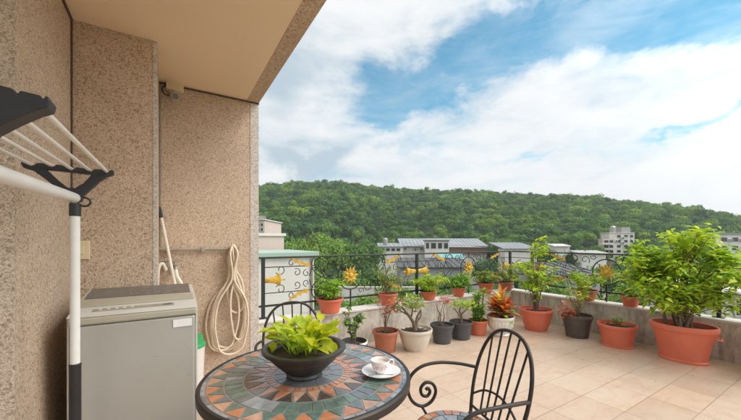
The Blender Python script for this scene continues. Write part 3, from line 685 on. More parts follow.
# ================================================================== TABLE THINGS
def heart_leaf(q, p, d, up, ln, w, m, curl=.35):
    q.leaf(p, d, up, ln, w, m, curl, .28, (0, .78, 1, .92, .62, .28, 0))
def pothos_bowl():
    c = atZ(304.5, 374.5, TOPZ); rr = random.Random(21)
    t = thing('planter_bowl', 'wide black glazed bowl of lime green leaves in the middle of the mosaic table', 'potted plant', (c.x, c.y, TOPZ + .0006))
    prof = [(a * 1.07, b * 1.16) for a, b in [(0, 0), (.072, 0), (.076, .006), (.072, .016), (.088, .026), (.124, .058), (.141, .074), (.144, .080), (.152, .088), (.172, .099), (.177, .106), (.176, .113), (.166, .116), (.152, .112), (.143, .100), (.136, .088), (0, .086)]]
    q = MB(); q.lathe(prof, n=64); autosmooth(q.build('bowl', M['bowl'], t), 50)
    q = MB(); q.lathe([(.146, .104), (.11, .107), (.05, .110), (0, .112)], n=24, cap=False)
    q.v = [(x, y, z + rr.uniform(-.003, .003)) for x, y, z in q.v]; q.build('soil', M['soil'], t)
    q = MB(); st = MB(); n = 84
    for i in range(n):
        a = rr.uniform(0, 6.283); r = rr.uniform(.0, .075); el = rr.uniform(.7, 1.4)
        base = Vector((r * math.cos(a), r * math.sin(a), .107))
        d = Vector((math.cos(a) * math.cos(el), math.sin(a) * math.cos(el), math.sin(el)))
        h = rr.uniform(.03, .11) if i < 62 else rr.uniform(.09, .14)
        tip = base + d * h
        st.tube(spline([base, base + d * h * .5 + Vector((0, 0, .01)), tip], 3), .0022, 5)
        a2 = a + rr.uniform(-.8, .8); e2 = rr.uniform(.1, 1.25)
        ld = Vector((math.cos(a2) * math.cos(e2), math.sin(a2) * math.cos(e2), math.sin(e2)))
        heart_leaf(q, tip, ld, (math.cos(a2) * -.5 + rr.uniform(-.3, .3), math.sin(a2) * -.5 - .2, 1), rr.uniform(.058, .09), rr.uniform(.036, .054), 0 if rr.random() < .7 else 1, rr.uniform(.2, .55))
    # longer stems leaning out over the rim
    for k, (dx, dz, ln) in enumerate(((-.105, .085, .075), (-.125, .03, .07), (-.125, .055, .06), (.085, .05, .085), (.11, .03, .075), (.07, .09, .085), (.095, .085, .08))):
        b = Vector((dx * .45 * RT[0], dx * .45 * RT[1], .112)); e = Vector((dx * RT[0], dx * RT[1], .115 + dz)); st.tube([b, b.lerp(e, .5) + Vector((0, 0, .015)), e], .0022, 5)
        sgn = 1 if dx > 0 else -1; up_ = -.55 if k in (1, 3, 4) else .15
        heart_leaf(q, e, (RT[0] * sgn * .6 - FW[0] * .3, RT[1] * sgn * .6 - FW[1] * .3, up_), (-FW[0] * .7, -FW[1] * .7, .7), ln, ln * .62, 0, .25)
    q.build('foliage', [L['lime'], L['lime2']], t, smooth=True); st.build('stem', L['lime2'], t)
pothos_bowl()
def tea_set():
    c = atZ(381, 371.5, TOPZ + .012)
    t = thing('saucer', 'white porcelain saucer under the teacup on the mosaic table', 'saucer', (c.x, c.y, TOPZ + .0006))
    q = MB(); q.lathe([(0, 0), (.042, 0), (.048, .002), (.075, .010), (.0875, .0175), (.0885, .0195), (.086, .0195), (.070, .012), (.045, .006), (0, .0055)], n=56); autosmooth(q.build('plate', M['porcelain'], t), 60)
    cup = thing('teacup', 'small white teacup with pink floral band standing on the saucer', 'cup', (c.x, c.y + .006, TOPZ + .0068))
    m, nt, bs = nodes('pink_floral_band'); v = coords(nt)
    vo = nt.nodes.new('ShaderNodeTexVoronoi'); vo.inputs['Scale'].default_value = 150; nt.links.new(v, vo.inputs['Vector'])
    col = ramp(nt, vo.outputs['Distance'], [(.0, (.62, .16, .16)), (.35, (.72, .38, .35)), (.6, (.82, .76, .72))]); nt.links.new(col, bs.inputs['Base Color']); bs.inputs['Roughness'].default_value = .15
    q = MB(); q.lathe([(0, .004), (.020, 0), (.023, .003), (.024, .007), (.031, .016), (.0352, .022)], n=40); q.lathe([(.0352, .022), (.0405, .036), (.0425, .044)], n=40, m=1); q.lathe([(.0425, .044), (.044, .054), (.0448, .0585), (.0432, .0585), (.040, .040), (.033, .020), (.02, .0075), (0, .007)], n=40)
    bmo = q.build('cup_body', [M['porcelain'], m], cup, smooth=True)
    bm = bmesh.new(); bm.from_mesh(bmo.data); bmesh.ops.remove_doubles(bm, verts=list(bm.verts), dist=.00005)
    bad = [f for f in bm.faces if len(f.verts) > 8]; bmesh.ops.delete(bm, geom=bad, context='FACES_ONLY'); bmesh.ops.recalc_face_normals(bm, faces=list(bm.faces)); bm.to_mesh(bmo.data); bm.free()
    q = MB(); q.lathe([(.0395, .043), (0, .043)], n=32, cap=False); q.build('tea', M['tea'], cup)
    q = MB(); hd = Vector((RT[0] * .9 + FW[0] * .25, RT[1] * .9 + FW[1] * .25, 0)).normalized()
    q.tube([hd * a + Vector((0, 0, b)) for a, b in [(p.x, p.z) for p in spline([(.041, 0, .050), (.056, 0, .054), (.066, 0, .044), (.062, 0, .030), (.050, 0, .022), (.036, 0, .022)], 5)]], .0034, 8); autosmooth(q.build('handle', M['porcelain'], cup))
    # teaspoon lying on the near side of the saucer
    a = Vector((-.055 * RT[0] - .045 * FW[0], -.055 * RT[1] - .045 * FW[1], .0155)); b = Vector((.055 * RT[0] - .060 * FW[0], .055 * RT[1] - .060 * FW[1], .0225))
    s = thing('teaspoon', 'small steel teaspoon lying on the white saucer in front of the cup', 'spoon', (c.x, c.y, TOPZ))
    d = (b - a); q = MB(); q.tube([a + d * k for k in (.2, .3, .6, .9, 1)], [.0016, .0014, .0014, .0026, .002], 8); q.build('handle', M['spoon'], s)
    q = MB(); n = d.normalized(); sd_ = n.cross(Vector((0, 0, 1))); pts = []
    for i in range(7):
        for j in range(12):
            rr_ = i / 6; an = 2 * math.pi * j / 12; pts.append(a + d * .1 + n * .015 * rr_ * math.cos(an) + sd_ * .010 * rr_ * math.sin(an) + Vector((0, 0, -.003 * (1 - rr_ * rr_))))
    q.add(pts, [(i * 12 + j, i * 12 + (j + 1) % 12, (i + 1) * 12 + (j + 1) % 12, (i + 1) * 12 + j) for i in range(6) for j in range(12)]); q.build('spoon_bowl', M['spoon'], s, smooth=True)
tea_set()
# ================================================================== POTTED PLANTS
def pot_parts(t, r0, r1, h, mat, style='plain', sx=1, sy=1):
    """pot with rim and soil; r0 base radius, r1 rim radius"""
    q = MB(); w = max(.008, r1 * .06)
    if style == 'urn':
        prof = [(0, 0), (r0 * 1.05, 0), (r0 * 1.12, h * .05), (r0 * 1.0, h * .11), (r0 * .78, h * .17), (r0 * .80, h * .21), (r1 * .72, h * .30), (r1 * .88, h * .48), (r1 * .93, h * .70), (r1 * .94, h * .84), (r1 * .90, h * .85)]
        q.lathe(prof, n=120, flute=(24, .022, h * .25, h * .8))
    else:
        m_ = .5 if style != 'round' else .62
        prof = [(0, 0), (r0, 0), (r0 * 1.02, h * .03), (r0 + (r1 * .93 - r0) * (.30 if style != 'round' else .5), h * .3), (r0 + (r1 * .93 - r0) * (.62 if style != 'round' else .84), h * .6), (r1 * .93, h * .86), (r1 * .90, h * .87)]
        if style == 'saucered': prof = [(0, 0), (r0 * 1.08, 0), (r0 * 1.10, h * .05), (r0 * 1.02, h * .075)] + prof[3:]
        q.lathe(prof, n=48, sx=sx, sy=sy)
    o = autosmooth(q.build('pot', mat, t), 45)
    q = MB(); q.lathe([(r1 * .885, h * .84), (r1 * .985, h * .855), (r1, h * .88), (r1 * 1.005, h * .97), (r1 * .99, h), (r1 - w, h), (r1 - w * 1.2, h * .82)], n=48, sx=sx, sy=sy, cap=False); autosmooth(q.build('rim', mat, o), 40)
    q = MB(); rr = random.Random(int(r1 * 9999)); rs = r1 - w * 1.15
    q.lathe([(rs, h * .86), (rs * .7, h * .885), (rs * .35, h * .90), (0, h * .895)], n=28, sx=sx, sy=sy)
    q.v = [(x, y, z + rr.uniform(-.006, .006)) for x, y, z in q.v]; q.build('soil', M['soil'], t)
    return h * .88
def foliage(t, z0, cz, rx, rz, nst, nlf, ln, w, mats, rr, ry=None, stem=.006, wts=None, droop=.35, prof=(0, .75, 1, .6, 0), base_r=.03, stem_mat='bark', bare=.35, up=.3, clump=0, lean=(0, 0)):
    """stems rising from the soil into an uneven crown of single leaves"""
    ry = ry or rx; st = MB(); q = MB(); tips = []
    for i in range(nst):
        a = rr.uniform(0, 6.283); b = Vector((base_r * math.cos(a) * rr.random(), base_r * math.sin(a) * rr.random(), z0 - .02))
        a = rr.uniform(0, 6.283); e = rr.uniform(-.15, 1); k = rr.uniform(.55, 1) ** .5
        tip = Vector((rx * k * math.cos(a) * math.cos(e) + lean[0], ry * k * math.sin(a) * math.cos(e) + lean[1], cz + rz * k * math.sin(e)))
        mid = b.lerp(tip, .5) + Vector((-.2 * tip.x, -.2 * tip.y, .12 * (cz - z0))) + Vector((rr.uniform(-1, 1), rr.uniform(-1, 1), 0)) * rx * .12
        p = spline([b, mid, tip], 5); st.tube(p, [stem * (1 - .7 * j / (len(p) - 1)) for j in range(len(p))], 5); tips.append(p)
        # side twigs
        for s in range(2):
            j = rr.randint(len(p) // 2, len(p) - 2); c = p[j]; d = Vector((rr.uniform(-1, 1), rr.uniform(-1, 1), rr.uniform(-.1, .8))).normalized() * rx * rr.uniform(.25, .55)
            pp = [c, c + d * .5 + Vector((0, 0, .02)), c + d]; st.tube(pp, [stem * .45, stem * .35, stem * .2], 4); tips.append(spline(pp, 3))
    for i in range(nlf):
        p = rr.choice(tips); f = bare + (1 - bare) * rr.random() ** .8; j = min(int(f * (len(p) - 1)), len(p) - 2); fr = f * (len(p) - 1) - j
        c = p[j].lerp(p[j + 1], fr) + Vector((rr.gauss(0, 1), rr.gauss(0, 1), rr.gauss(0, .8))) * clump
        tan = (p[j + 1] - p[j]).normalized(); a = rr.uniform(0, 6.283)
        d = (Vector((math.cos(a), math.sin(a), rr.uniform(-.25, .6))) + tan * up).normalized()
        k = rr.uniform(.65, 1.2); mi = rr.choices(range(len(mats)), wts)[0] if wts else rr.randrange(len(mats))
        q.leaf(c, d, (rr.uniform(-.4, .4), rr.uniform(-.4, .4), 1), ln * k, w * k, mi, droop * rr.uniform(.3, 1.4), .22, prof)
    st.build('stem', M[stem_mat] if isinstance(stem_mat, str) else stem_mat, t); return q.build('foliage', [L[m] for m in mats], t)
def place(px, ybase, r0):
    p = atZ(px, ybase, 0); f = Vector((p.x, p.y, 0)).normalized(); c = p + f * r0 * .95; return Vector((c.x, c.y, 0.0005))
def depth(p): return p.x * FW[0] + p.y * FW[1]
def pot_plant(label, xl, xr, yrim, xb, yb, taper, mat, style='plain', group='potted plants standing along the parapet', cat='potted plant', pos=None):
    rg = (xr - xl) / 2 * 4 / FPX
    for _ in range(3):
        c = pos if pos else place(xb, yb, rg * taper); d = depth(c); rg = (xr - xl) / 2 * d / FPX
    c.x = min(c.x, XR - .012 - rg); c.y = min(c.y, YL - .012 - rg); d = depth(c); rg = (xr - xl) / 2 * d / FPX
    h = HC - (yrim - HY) / FPX * d
    t = thing('potted_plant', label, cat, c, 0, group)
    z0 = pot_parts(t, rg * taper, rg, h, M[mat], style); return t, z0, d, rg
def zat(y, d): return HC - (y - HY) / FPX * d

rr = random.Random(101)
p_ = onY(354, 300, 2.93); t, z0, d, r = pot_plant('low dark pot with pale rim and small grey green shrub just behind the table', 340.5, 367.5, 340.5, 354, 0, .78, 'darkpot', pos=Vector((p_.x, p_.y, .0005)))
q = MB(); q.lathe([(r * 1.006, z0 / .88 * .93), (r * 1.02, z0 / .88 * .955), (r * 1.006, z0 / .88 * 1.003), (r * .97, z0 / .88 * 1.006), (r * .965, z0 / .88 * .99)], n=40, cap=False); autosmooth(q.build('pale_rim', M['urn'], t))
foliage(t, z0, zat(322, d), .115, .20, 11, 360, .042, .021, ['grey', 'mid', 'deep'], rr, stem=.005, bare=.25)

t, z0, d, r = pot_plant('brown terracotta pot with a twig of sparse reddish leaves, left of the cream pot', 372, 398.5, 330, 385.5, 353.5, .72, 'brownpot')
foliage(t, z0, zat(304, d), .20, .19, 9, 210, .045, .018, ['red', 'dry', 'pink'], rr, stem=.005, bare=.45, base_r=.012, wts=[3, 2, 3])

def bonsai(t, z0, branches, clumps, nlf, ln, w, mats, rr, thick=.016, wts=None):
    st = MB(); q = MB()
    for pts, a, b in branches: p = spline(pts, 5); st.tube(p, [a + (b - a) * i / (len(p) - 1) for i in range(len(p))], 8)
    for c, rc in clumps:
        for i in range(nlf):
            v = Vector((rr.gauss(0, 1), rr.gauss(0, 1), rr.gauss(0, .6))); v = v.normalized() * rc * rr.random() ** .4; v.z *= .7
            a = rr.uniform(0, 6.283); dd = (v.normalized() * .8 + Vector((math.cos(a), math.sin(a), .35))).normalized(); k = rr.uniform(.7, 1.2)
            q.leaf(Vector(c) + v, dd, (rr.uniform(-.5, .5), rr.uniform(-.5, .5), 1), ln * k, w * k, rr.choices(range(len(mats)), wts)[0], rr.uniform(0, .4), .2)
    autosmooth(st.build('trunk', M['bark'], t), 80); q.build('foliage', [L[m] for m in mats], t)
V = lambda a, b, z: (RT[0] * a + FW[0] * b, RT[1] * a + FW[1] * b, z)      # sideways, away, up as seen from the table
t, z0, d, r = pot_plant('wide cream pot holding a forked desert rose with pale leaves', 397.5, 432, 328, 415, 352, .60, 'creampot', 'round')
k = d / FPX
bonsai(t, z0, [([V(0, 0, z0 - .02), V(-.01, 0, z0 + .08), V(-.05, 0, z0 + .15), V(-.12, -.02, z0 + .24), V(-.17, -.02, z0 + .30)], .034, .008), ([V(0, 0, z0), V(.02, 0, z0 + .1), V(.03, .01, z0 + .17), V(.08, .02, z0 + .26)], .028, .007), ([V(.02, 0, z0 + .12), V(.07, 0, z0 + .17), V(.075, 0, z0 + .25)], .014, .006), ([V(-.05, 0, z0 + .15), V(-.03, .03, z0 + .23), V(-.02, .04, z0 + .33)], .014, .006), ([V(-.1, 0, z0 + .2), V(-.16, .03, z0 + .23), V(-.21, .03, z0 + .26)], .01, .005)],
       [(V(-.17, -.02, z0 + .33), .09), (V(.06, .02, z0 + .33), .085), (V(-.03, .03, z0 + .38), .10), (V(-.22, .02, z0 + .27), .07), (V(-.1, -.05, z0 + .36), .08), (V(.0, -.06, z0 + .30), .06)], 78, .052, .024, ['pale', 'mid', 'pale', 'yel'], rr, wts=[4, 2, 3, 1])

t, z0, d, r = pot_plant('charcoal plastic pot with a bare grey twig and pink blossoms, right of the cream pot', 430, 453.5, 324, 442, 344.5, .72, 'greypot')
st = MB(); fl_ = MB()
for pts in ([V(0, 0, z0 - .02), V(-.02, 0, z0 + .1), V(-.01, 0, z0 + .2), V(.02, 0, z0 + .32)], [V(.0, 0, z0 - .02), V(.03, 0, z0 + .12), V(.02, 0, z0 + .22), V(.06, .02, z0 + .34)], [V(-.01, 0, z0 + .14), V(-.06, 0, z0 + .22), V(-.07, 0, z0 + .3)], [V(0, 0, z0 - .015), V(-.04, .02, z0 + .06), V(-.03, .02, z0 + .16)]):
    p = spline(pts, 4); st.tube(p, [.011 - .007 * i / (len(p) - 1) for i in range(len(p))], 6)
for c, n in ((V(.04, 0, z0 + .37), 60), (V(.08, .02, z0 + .31), 34), (V(-.02, 0, z0 + .33), 26), (V(.1, -.03, z0 + .38), 22)):
    for i in range(n):
        v = Vector((rr.gauss(0, .035), rr.gauss(0, .035), rr.gauss(0, .028))); a = rr.uniform(0, 6.283)
        fl_.leaf(Vector(c) + v, (math.cos(a), math.sin(a), rr.uniform(-.3, .7)), (0, 0, 1), .035, .026, 0, .3, .1)
st.build('twig', M['bark'], t); fl_.build('blossom', L['pink'], t)

t, z0, d, r = pot_plant('charcoal plastic pot with a little bonsai topped by a flat bright green crown', 449.5, 472.5, 321, 461, 340.5, .74, 'greypot')
bonsai(t, z0, [([V(0, 0, z0 - .02), V(.01, 0, z0 + .1), V(-.02, 0, z0 + .17), V(.02, 0, z0 + .27)], .017, .006), ([V(0, 0, z0 + .08), V(-.07, 0, z0 + .17), V(-.11, 0, z0 + .22)], .010, .004), ([V(0, 0, z0 + .12), V(.08, 0, z0 + .19), V(.12, 0, z0 + .25)], .010, .004)],
       [(V(.02, 0, z0 + .29), .10), (V(-.1, 0, z0 + .24), .085), (V(.12, 0, z0 + .26), .085), (V(-.03, -.04, z0 + .28), .09), (V(.06, -.05, z0 + .25), .07)], 72, .042, .021, ['bright', 'yel', 'pale', 'mid'], rr, wts=[4, 3, 2, 2])

t, z0, d, r = pot_plant('small terracotta pot with an upright leafy green plant, left of the white urn', 469, 488, 319.5, 478, 336, .76, 'terracotta')
st = MB(); q = MB()
for dx, dy, hh, rad in ((0, 0, .40, .014), (-.05, .02, .28, .012), (.05, 0, .46, .013), (.02, -.05, .22, .011), (-.02, .04, .36, .012)):
    p = spline([V(dx, dy, z0 - .02), V(dx * 1.3, dy, z0 + hh * .5), V(dx * 1.5 + .01, dy, z0 + hh)], 6); st.tube(p, [rad * (1 - .3 * i / (len(p) - 1)) for i in range(len(p))], 7)
    for i in range(60):
        c = rr.choice(p[1:]); a = rr.uniform(0, 6.283); q.leaf(c + Vector((math.cos(a), math.sin(a), 0)) * rad * .7, (math.cos(a), math.sin(a), rr.uniform(.2, 1)), (0, 0, 1), rr.uniform(.06, .10), .034, rr.choice([0, 1, 0, 2]), .2, .3)
autosmooth(st.build('stem', L['mid'], t), 70); q.build('foliage', [L['mid'], L['bright'], L['deep']], t)

t, z0, d, r = pot_plant('white fluted urn with a croton of orange and red leaves', 487, 513.5, 315.5, 500.5, 336.5, .60, 'urn', 'urn')
q = MB(); st = MB()
for dx, dy, hh in ((0, 0, .30), (-.10, .02, .17), (.10, -.02, .16), (.03, -.08, .12), (-.04, .08, .2)):
    p = spline([V(0, 0, z0 - .03), V(dx * .5, dy * .5, z0 + hh * .5), V(dx, dy, z0 + hh)], 4); st.tube(p, .009, 6)
    for i in range(30):
        f = i / 30; c = p[min(len(p) - 1, int((.25 + .75 * f) * (len(p) - 1)))]; a = i * 2.4 + rr.uniform(-.3, .3); el_ = .1 + 1.1 * f + rr.uniform(-.25, .25)
        mi = rr.choices(range(5), [4, 3, 2, 1.4, 1.2] if f > .45 else [1.5, 3, 4, 2, 2])[0]
        q.leaf(c, (math.cos(a) * math.cos(el_), math.sin(a) * math.cos(el_), math.sin(el_)), (0, 0, 1), rr.uniform(.15, .23), rr.uniform(.05, .07), mi, rr.uniform(.2, .55), .25, (0, .5, .9, 1, .7, 0))
st.build('stem', M['bark'], t); q.build('foliage', [L['orange'], L['red'], L['dkred'], L['mid'], L['yel']], t)

t, z0, d, r = pot_plant('round orange pot with a tall airy light green bush in the parapet corner', 520.5, 551.5, 308.5, 536, 331.5, .62, 'terracotta2', 'round')
foliage(t, z0, z0 + .50, .36, .38, 18, 760, .080, .036, ['bright', 'yel', 'mid', 'lime2'], rr, stem=.008, bare=.25, droop=.5)
foliage(t, z0 + .4, z0 + .98, .15, .20, 7, 190, .08, .036, ['yel', 'bright', 'lime2'], rr, stem=.006, bare=.2, lean=(RT[0] * .07, RT[1] * .07))

t, z0, d, r = pot_plant('tapered dark brown pot with thin stems and one cluster of red leaves', 563, 590.5, 314.5, 577, 338.5, .70, 'darkpot')
foliage(t, z0, z0 + .32, .30, .28, 12, 300, .06, .026, ['yel', 'mid', 'bright', 'dry'], rr, stem=.005, bare=.35)
q = MB()
for i in range(60):
    v = Vector((rr.gauss(0, .05), rr.gauss(0, .05), rr.gauss(0, .06))); a = rr.uniform(0, 6.283)
    q.leaf(Vector(V(-.20, -.08, z0 + .13)) + v, (math.cos(a), math.sin(a), rr.uniform(-.8, .5)), (0, 0, 1), .065, .04, rr.choice([0, 0, 1]), .3, .15)
q.tube([V(-.01, 0, z0 - .01), V(-.12, -.06, z0 + .12), V(-.2, -.08, z0 + .17)], .005, 5, 1); q.build('red_leaves', [L['red'], L['pink']], t)

t, z0, d, r = pot_plant('short orange pot with a tiny seedling between the dark pot and the big bush', 600, 633.5, 323.5, 617, 348, .74, 'terracotta2', 'saucered')
foliage(t, z0, z0 + .07, .07, .07, 6, 60, .06, .016, ['mid', 'bright', 'deep'], rr, stem=.004, bare=.1, prof=(0, .6, 1, .8, .4, 0))

# the large oval tub
c = place(681, 365, .24); c = Vector((4.98, 1.30, .0005)); d = depth(c)
t = thing('potted_plant', 'large oval orange tub with the biggest leafy green bush, at the right', 'potted plant', c, R_(8), 'potted plants standing along the parapet')
z0 = pot_parts(t, .20, .300, .41, M['terracotta2'], 'saucered', sx=.74, sy=.98)
for s in (1, -1):
    q = MB(); q.tube([(s * .05, -.262, .30), (s * .045, -.30, .29), (0, -.308, .285)], .010, 8); q.build('handle', M['terracotta2'], t)
foliage(t, z0, .98, .47, .42, 20, 4400, .080, .042, ['bright', 'mid', 'lime2', 'yel', 'deep'], rr, ry=.58, stem=.014, wts=[5, 2, 4, 3, 1], bare=.3, droop=.5, base_r=.16, clump=.05, prof=(0, .7, 1, .8, .4, 0))
foliage(t, z0, z0 + .34, .42, .14, 9, 760, .08, .038, ['bright', 'mid', 'lime2', 'yel'], rr, ry=.50, stem=.007, bare=.5, droop=.7, base_r=.14, clump=.04, prof=(0, .7, 1, .8, .4, 0))
foliage(t, z0 + .3, 1.38, .26, .17, 14, 760, .080, .042, ['lime2', 'yel', 'bright'], rr, ry=.24, stem=.008, bare=.2, droop=.5, clump=.03, lean=(0, -.05))

c = Vector((5.06, .60, .0005))
t = thing('potted_plant', 'orange pot with yellow green leaves, cut by the right edge of the photo', 'potted plant', c, 0, 'potted plants standing along the parapet')
z0 = pot_parts(t, .13, .20, .33, M['terracotta2'], 'round')
foliage(t, z0, 1.0, .30, .34, 12, 420, .09, .04, ['yel', 'bright', 'lime2'], rr, stem=.008, bare=.35, droop=.5, clump=.03)

# ---- pots on the coping
LG = 'pots standing on the parapet coping in front of the iron railing'
def ledge(label, p, xl, xr, ytop, mat, hgt=.115, style='plain', **kw):
    d = depth(p); r = (xr - xl) / 2 * d / FPX
    t = thing('potted_plant', label, 'potted plant', (p.x, p.y, ZP + .0006), 0, LG); sy = kw.pop('sy', 1); sx = kw.pop('sx', 1)
    z0 = pot_parts(t, r * .66, r, hgt, M[mat], style, sx=sx, sy=sy); return t, z0, d, r
YP = YL + .035
def lp(px): v = onY(px, 290, YP); return Vector((v.x, YP, 0))
def rp(px): v = onX(px, 290, XR + .045); return Vector((v.x, v.y, 0))
t, z0, d, r = ledge('orange pot of dense fresh green herbs on the coping, nearest the house', lp(330), 316.5, 343.5, 0, 'terracotta2', .175)
foliage(t, z0, z0 + .10, r * 1.15, 0.184, 26, 714, .062, .024, ['mid', 'bright', 'deep', 'bright'], rr, stem=.003, bare=.2, droop=.5, base_r=r * .7, stem_mat=L['mid'])
t, z0, d, r = ledge('small orange pot with a wispy reddish green plant on the coping above the brown pot', lp(388), 378.5, 398, 0, 'terracotta2', .165)
foliage(t, z0, z0 + .22, 0.218, 0.257, 14, 468, .06, .016, ['mid', 'bright', 'dry', 'grey'], rr, stem=.004, bare=.2, base_r=r * .6)
t, z0, d, r = ledge('long low orange planter of feathery green fern on the coping above the desert rose', lp(429), 421.5, 436.5, 0, 'terracotta', .13, sx=1.3, sy=.8)
foliage(t, z0, z0 + .11, 0.277, 0.221, 26, 1059, .075, .015, ['mid', 'bright', 'yel'], rr, stem=.003, bare=.15, base_r=r * .9, stem_mat=L['mid'], droop=.7)
t, z0, d, r = ledge('round orange pot with a low bright fern on the coping above the bonsai', lp(458.5), 451.5, 466, 0, 'terracotta2', .14)
foliage(t, z0, z0 + .09, 0.233, 0.175, 22, 813, .065, .016, ['bright', 'mid', 'deep'], rr, stem=.003, bare=.15, base_r=r * .8, stem_mat=L['mid'], droop=.7)
t, z0, d, r = ledge('orange pot with drooping green leaves on the coping left of the corner posts', lp(486), 478.5, 494.5, 0, 'terracotta', .17)
foliage(t, z0, z0 + .10, 0.218, 0.187, 18, 591, .07, .02, ['mid', 'grey', 'bright', 'dry'], rr, stem=.004, bare=.15, base_r=r * .8, droop=.7)
t, z0, d, r = ledge('brown pot with tangled green and dry red foliage on the coping in the corner', lp(505.5), 498, 514, 0, 'brownpot', .15)
foliage(t, z0, z0 + .12, 0.233, 0.221, 18, 591, .065, .02, ['mid', 'dry', 'bright', 'red'], rr, stem=.004, bare=.15, base_r=r * .8, droop=.6, wts=[4, 2, 3, 1])
t, z0, d, r = ledge('orange pot with bright ferny leaves on the right coping above the dark pot', rp(586), 576, 597, 0, 'terracotta', .155)
foliage(t, z0, z0 + .15, 0.263, 0.233, 22, 813, .07, .019, ['bright', 'mid', 'yel'], rr, stem=.004, bare=.15, base_r=r * .8, droop=.6, stem_mat=L['mid'])
t, z0, d, r = ledge('small orange pot on the right coping, half hidden by the large bush', rp(630.5), 623, 640, 0, 'terracotta2', .14)
foliage(t, z0, z0 + .10, 0.190, 0.163, 14, 419, .06, .02, ['mid', 'bright', 'deep'], rr, stem=.003, bare=.15, base_r=r * .8, droop=.6)

# ================================================================== BEYOND THE TERRACE
GZ = -12.0
def view_empty(name, label, cat, px, d, group=None, z=GZ):
    p = atD(px, HY, d); return thing(name, label, cat, (p.x, p.y, z), -YAW, group)
def wz(y, d): return HC - (y - HY) / FPX * d - GZ          # height above the town ground
def blk(parent, name, m, px0, px1, z0, z1, d, dep, pxc, d0=None, bevel=0):
    """block facing the terrace, spanning photo columns px0..px1 at distance d; local x sideways, y away"""
    d0 = d0 or d; x0 = (px0 - pxc) / FPX * d; x1 = (px1 - pxc) / FPX * d
    # columns are measured from the centre line of the parent
    off = (pxc - CX) / FPX * (d - d0)
    q = MB(); q.box((x0 + off, d - d0, z0), (x1 + off, d - d0 + dep, z1)); return q.build(name, m, parent, bevel=bevel)
def win(parent, px0, px1, y0, y1, d, pxc, d0=None, m='window', proud=.06):
    d0 = d0 or d; off = (pxc - CX) / FPX * (d - d0); x0, x1 = [(p - pxc) / FPX * d + off for p in (px0, px1)]; za, zb = wz(y1, d), wz(y0, d); w = .05
    q = MB(); q.box((x0 - .07, d - d0 - proud, za - .07), (x1 + .07, d - d0 - .002, za)); q.box((x0 - .07, d - d0 - proud, zb), (x1 + .07, d - d0 - .002, zb + .07))
    q.box((x0 - .07, d - d0 - proud, za), (x0, d - d0 - .002, zb)); q.box((x1, d - d0 - proud, za), (x1 + .07, d - d0 - .002, zb))
    f = q.build('window', M['machine_edge'], parent); q = MB(); q.box((x0, d - d0 - .03, za), (x1, d - d0 - .003, zb)); q.build('pane', M[m], f)

# neighbour house on the left, square to our terrace
A = onY(240, 250, 9.0); B = onY(319.5, 251.5, 9.0)
t = thing('neighbour_house', 'white neighbour house with flat pale green roof beyond the railing at left', 'house', (A.x, 9.0, GZ))
ln = B.x - A.x; zr = B.z - GZ
q = MB(); q.box((0, .12, 0), (ln - .12, 2.7, zr - .14)); q.build('wall', M['white_wall'], t)
q = MB(); q.box((-.1, 0, zr - .138), (ln, 2.82, zr)); q.build('roof', M['greenroof'], t, bevel=.02)
q = MB(); q.tube([(ln - .2, .09, .2), (ln - .2, .09, zr - .2)], .04, 8); q.build('downpipe', M['pipe'], t)
A = onY(238, 236, 12.2); B = onY(284, 236, 12.2)
t = thing('neighbour_house', 'pinkish rooftop block standing just behind the pale green roof', 'house', (A.x, 12.2, GZ))
ln = B.x - A.x; zr = B.z - GZ; q = MB(); q.box((0, 0, 0), (ln, 3, zr)); q.build('wall', M['pinkwall'], t); q = MB(); q.box((-.06, -.06, zr), (ln + .06, 3.06, zr + .1)); q.build('parapet_cap', M['white_wall'], t)
t = view_empty('apartment_building', 'pinkish apartment house with dark windows at the far left beside the house corner', 'building', 256, 48)
blk(t, 'wall', M['pinkwall'], 238, 264.5, 0, wz(220, 48), 48, 9, 256); blk(t, 'roof_slab', M['white_wall'], 237, 265.3, wz(220, 48) + .001, wz(219, 48), 47.8, 9.4, 256, 48)
blk(t, 'roof_tank', M['steel'], 258, 263, wz(218.9, 50), wz(215.5, 50), 50, 1.5, 256, 48)
for y in (223.5, 228.2): win(t, 256.5, 259.5, y, y + 2.6, 48, 256); win(t, 261, 263, y, y + 2.6, 48, 256)

# long market hall with sheet roofs
D = 78; t = view_empty('market_hall', 'long low hall with grey sheet metal roofs at the foot of the hill', 'building', 445, D)
blk(t, 'wall', M['white_wall'], 402, 487, 0, wz(247.5, D), D + 1.5, 14, 445, D)
def roof(parent, nm, m, px0, px1, ylo, yhi, d, dep, pxc, d0):
    off = (pxc - CX) / FPX * (d - d0); x0, x1 = [(p - pxc) / FPX * d + off for p in (px0, px1)]; za = wz(ylo, d); zb = HC - (yhi - HY) / FPX * (d + dep) - GZ; y0 = d - d0
    q = MB(); q.add([(x0, y0, za), (x1, y0, za), (x1, y0 + dep, zb), (x0, y0 + dep, zb), (x0, y0, za + .15), (x1, y0, za + .15), (x1, y0 + dep, zb + .15), (x0, y0 + dep, zb + .15)], [(0, 3, 2, 1), (4, 5, 6, 7), (0, 1, 5, 4), (1, 2, 6, 5), (2, 3, 7, 6), (3, 0, 4, 7)])
    k = int((x1 - x0) / .9)
    for i in range(k + 1):
        x = x0 + (x1 - x0) * i / k; q.add([(x - .04, y0, za + .15), (x + .04, y0, za + .15), (x + .04, y0 + dep, zb + .15), (x - .04, y0 + dep, zb + .15), (x - .04, y0, za + .22), (x + .04, y0, za + .22), (x + .04, y0 + dep, zb + .22), (x - .04, y0 + dep, zb + .22)], [(4, 5, 6, 7), (0, 1, 5, 4), (1, 2, 6, 5), (3, 0, 4, 7)])
    return q.build(nm, m, parent)
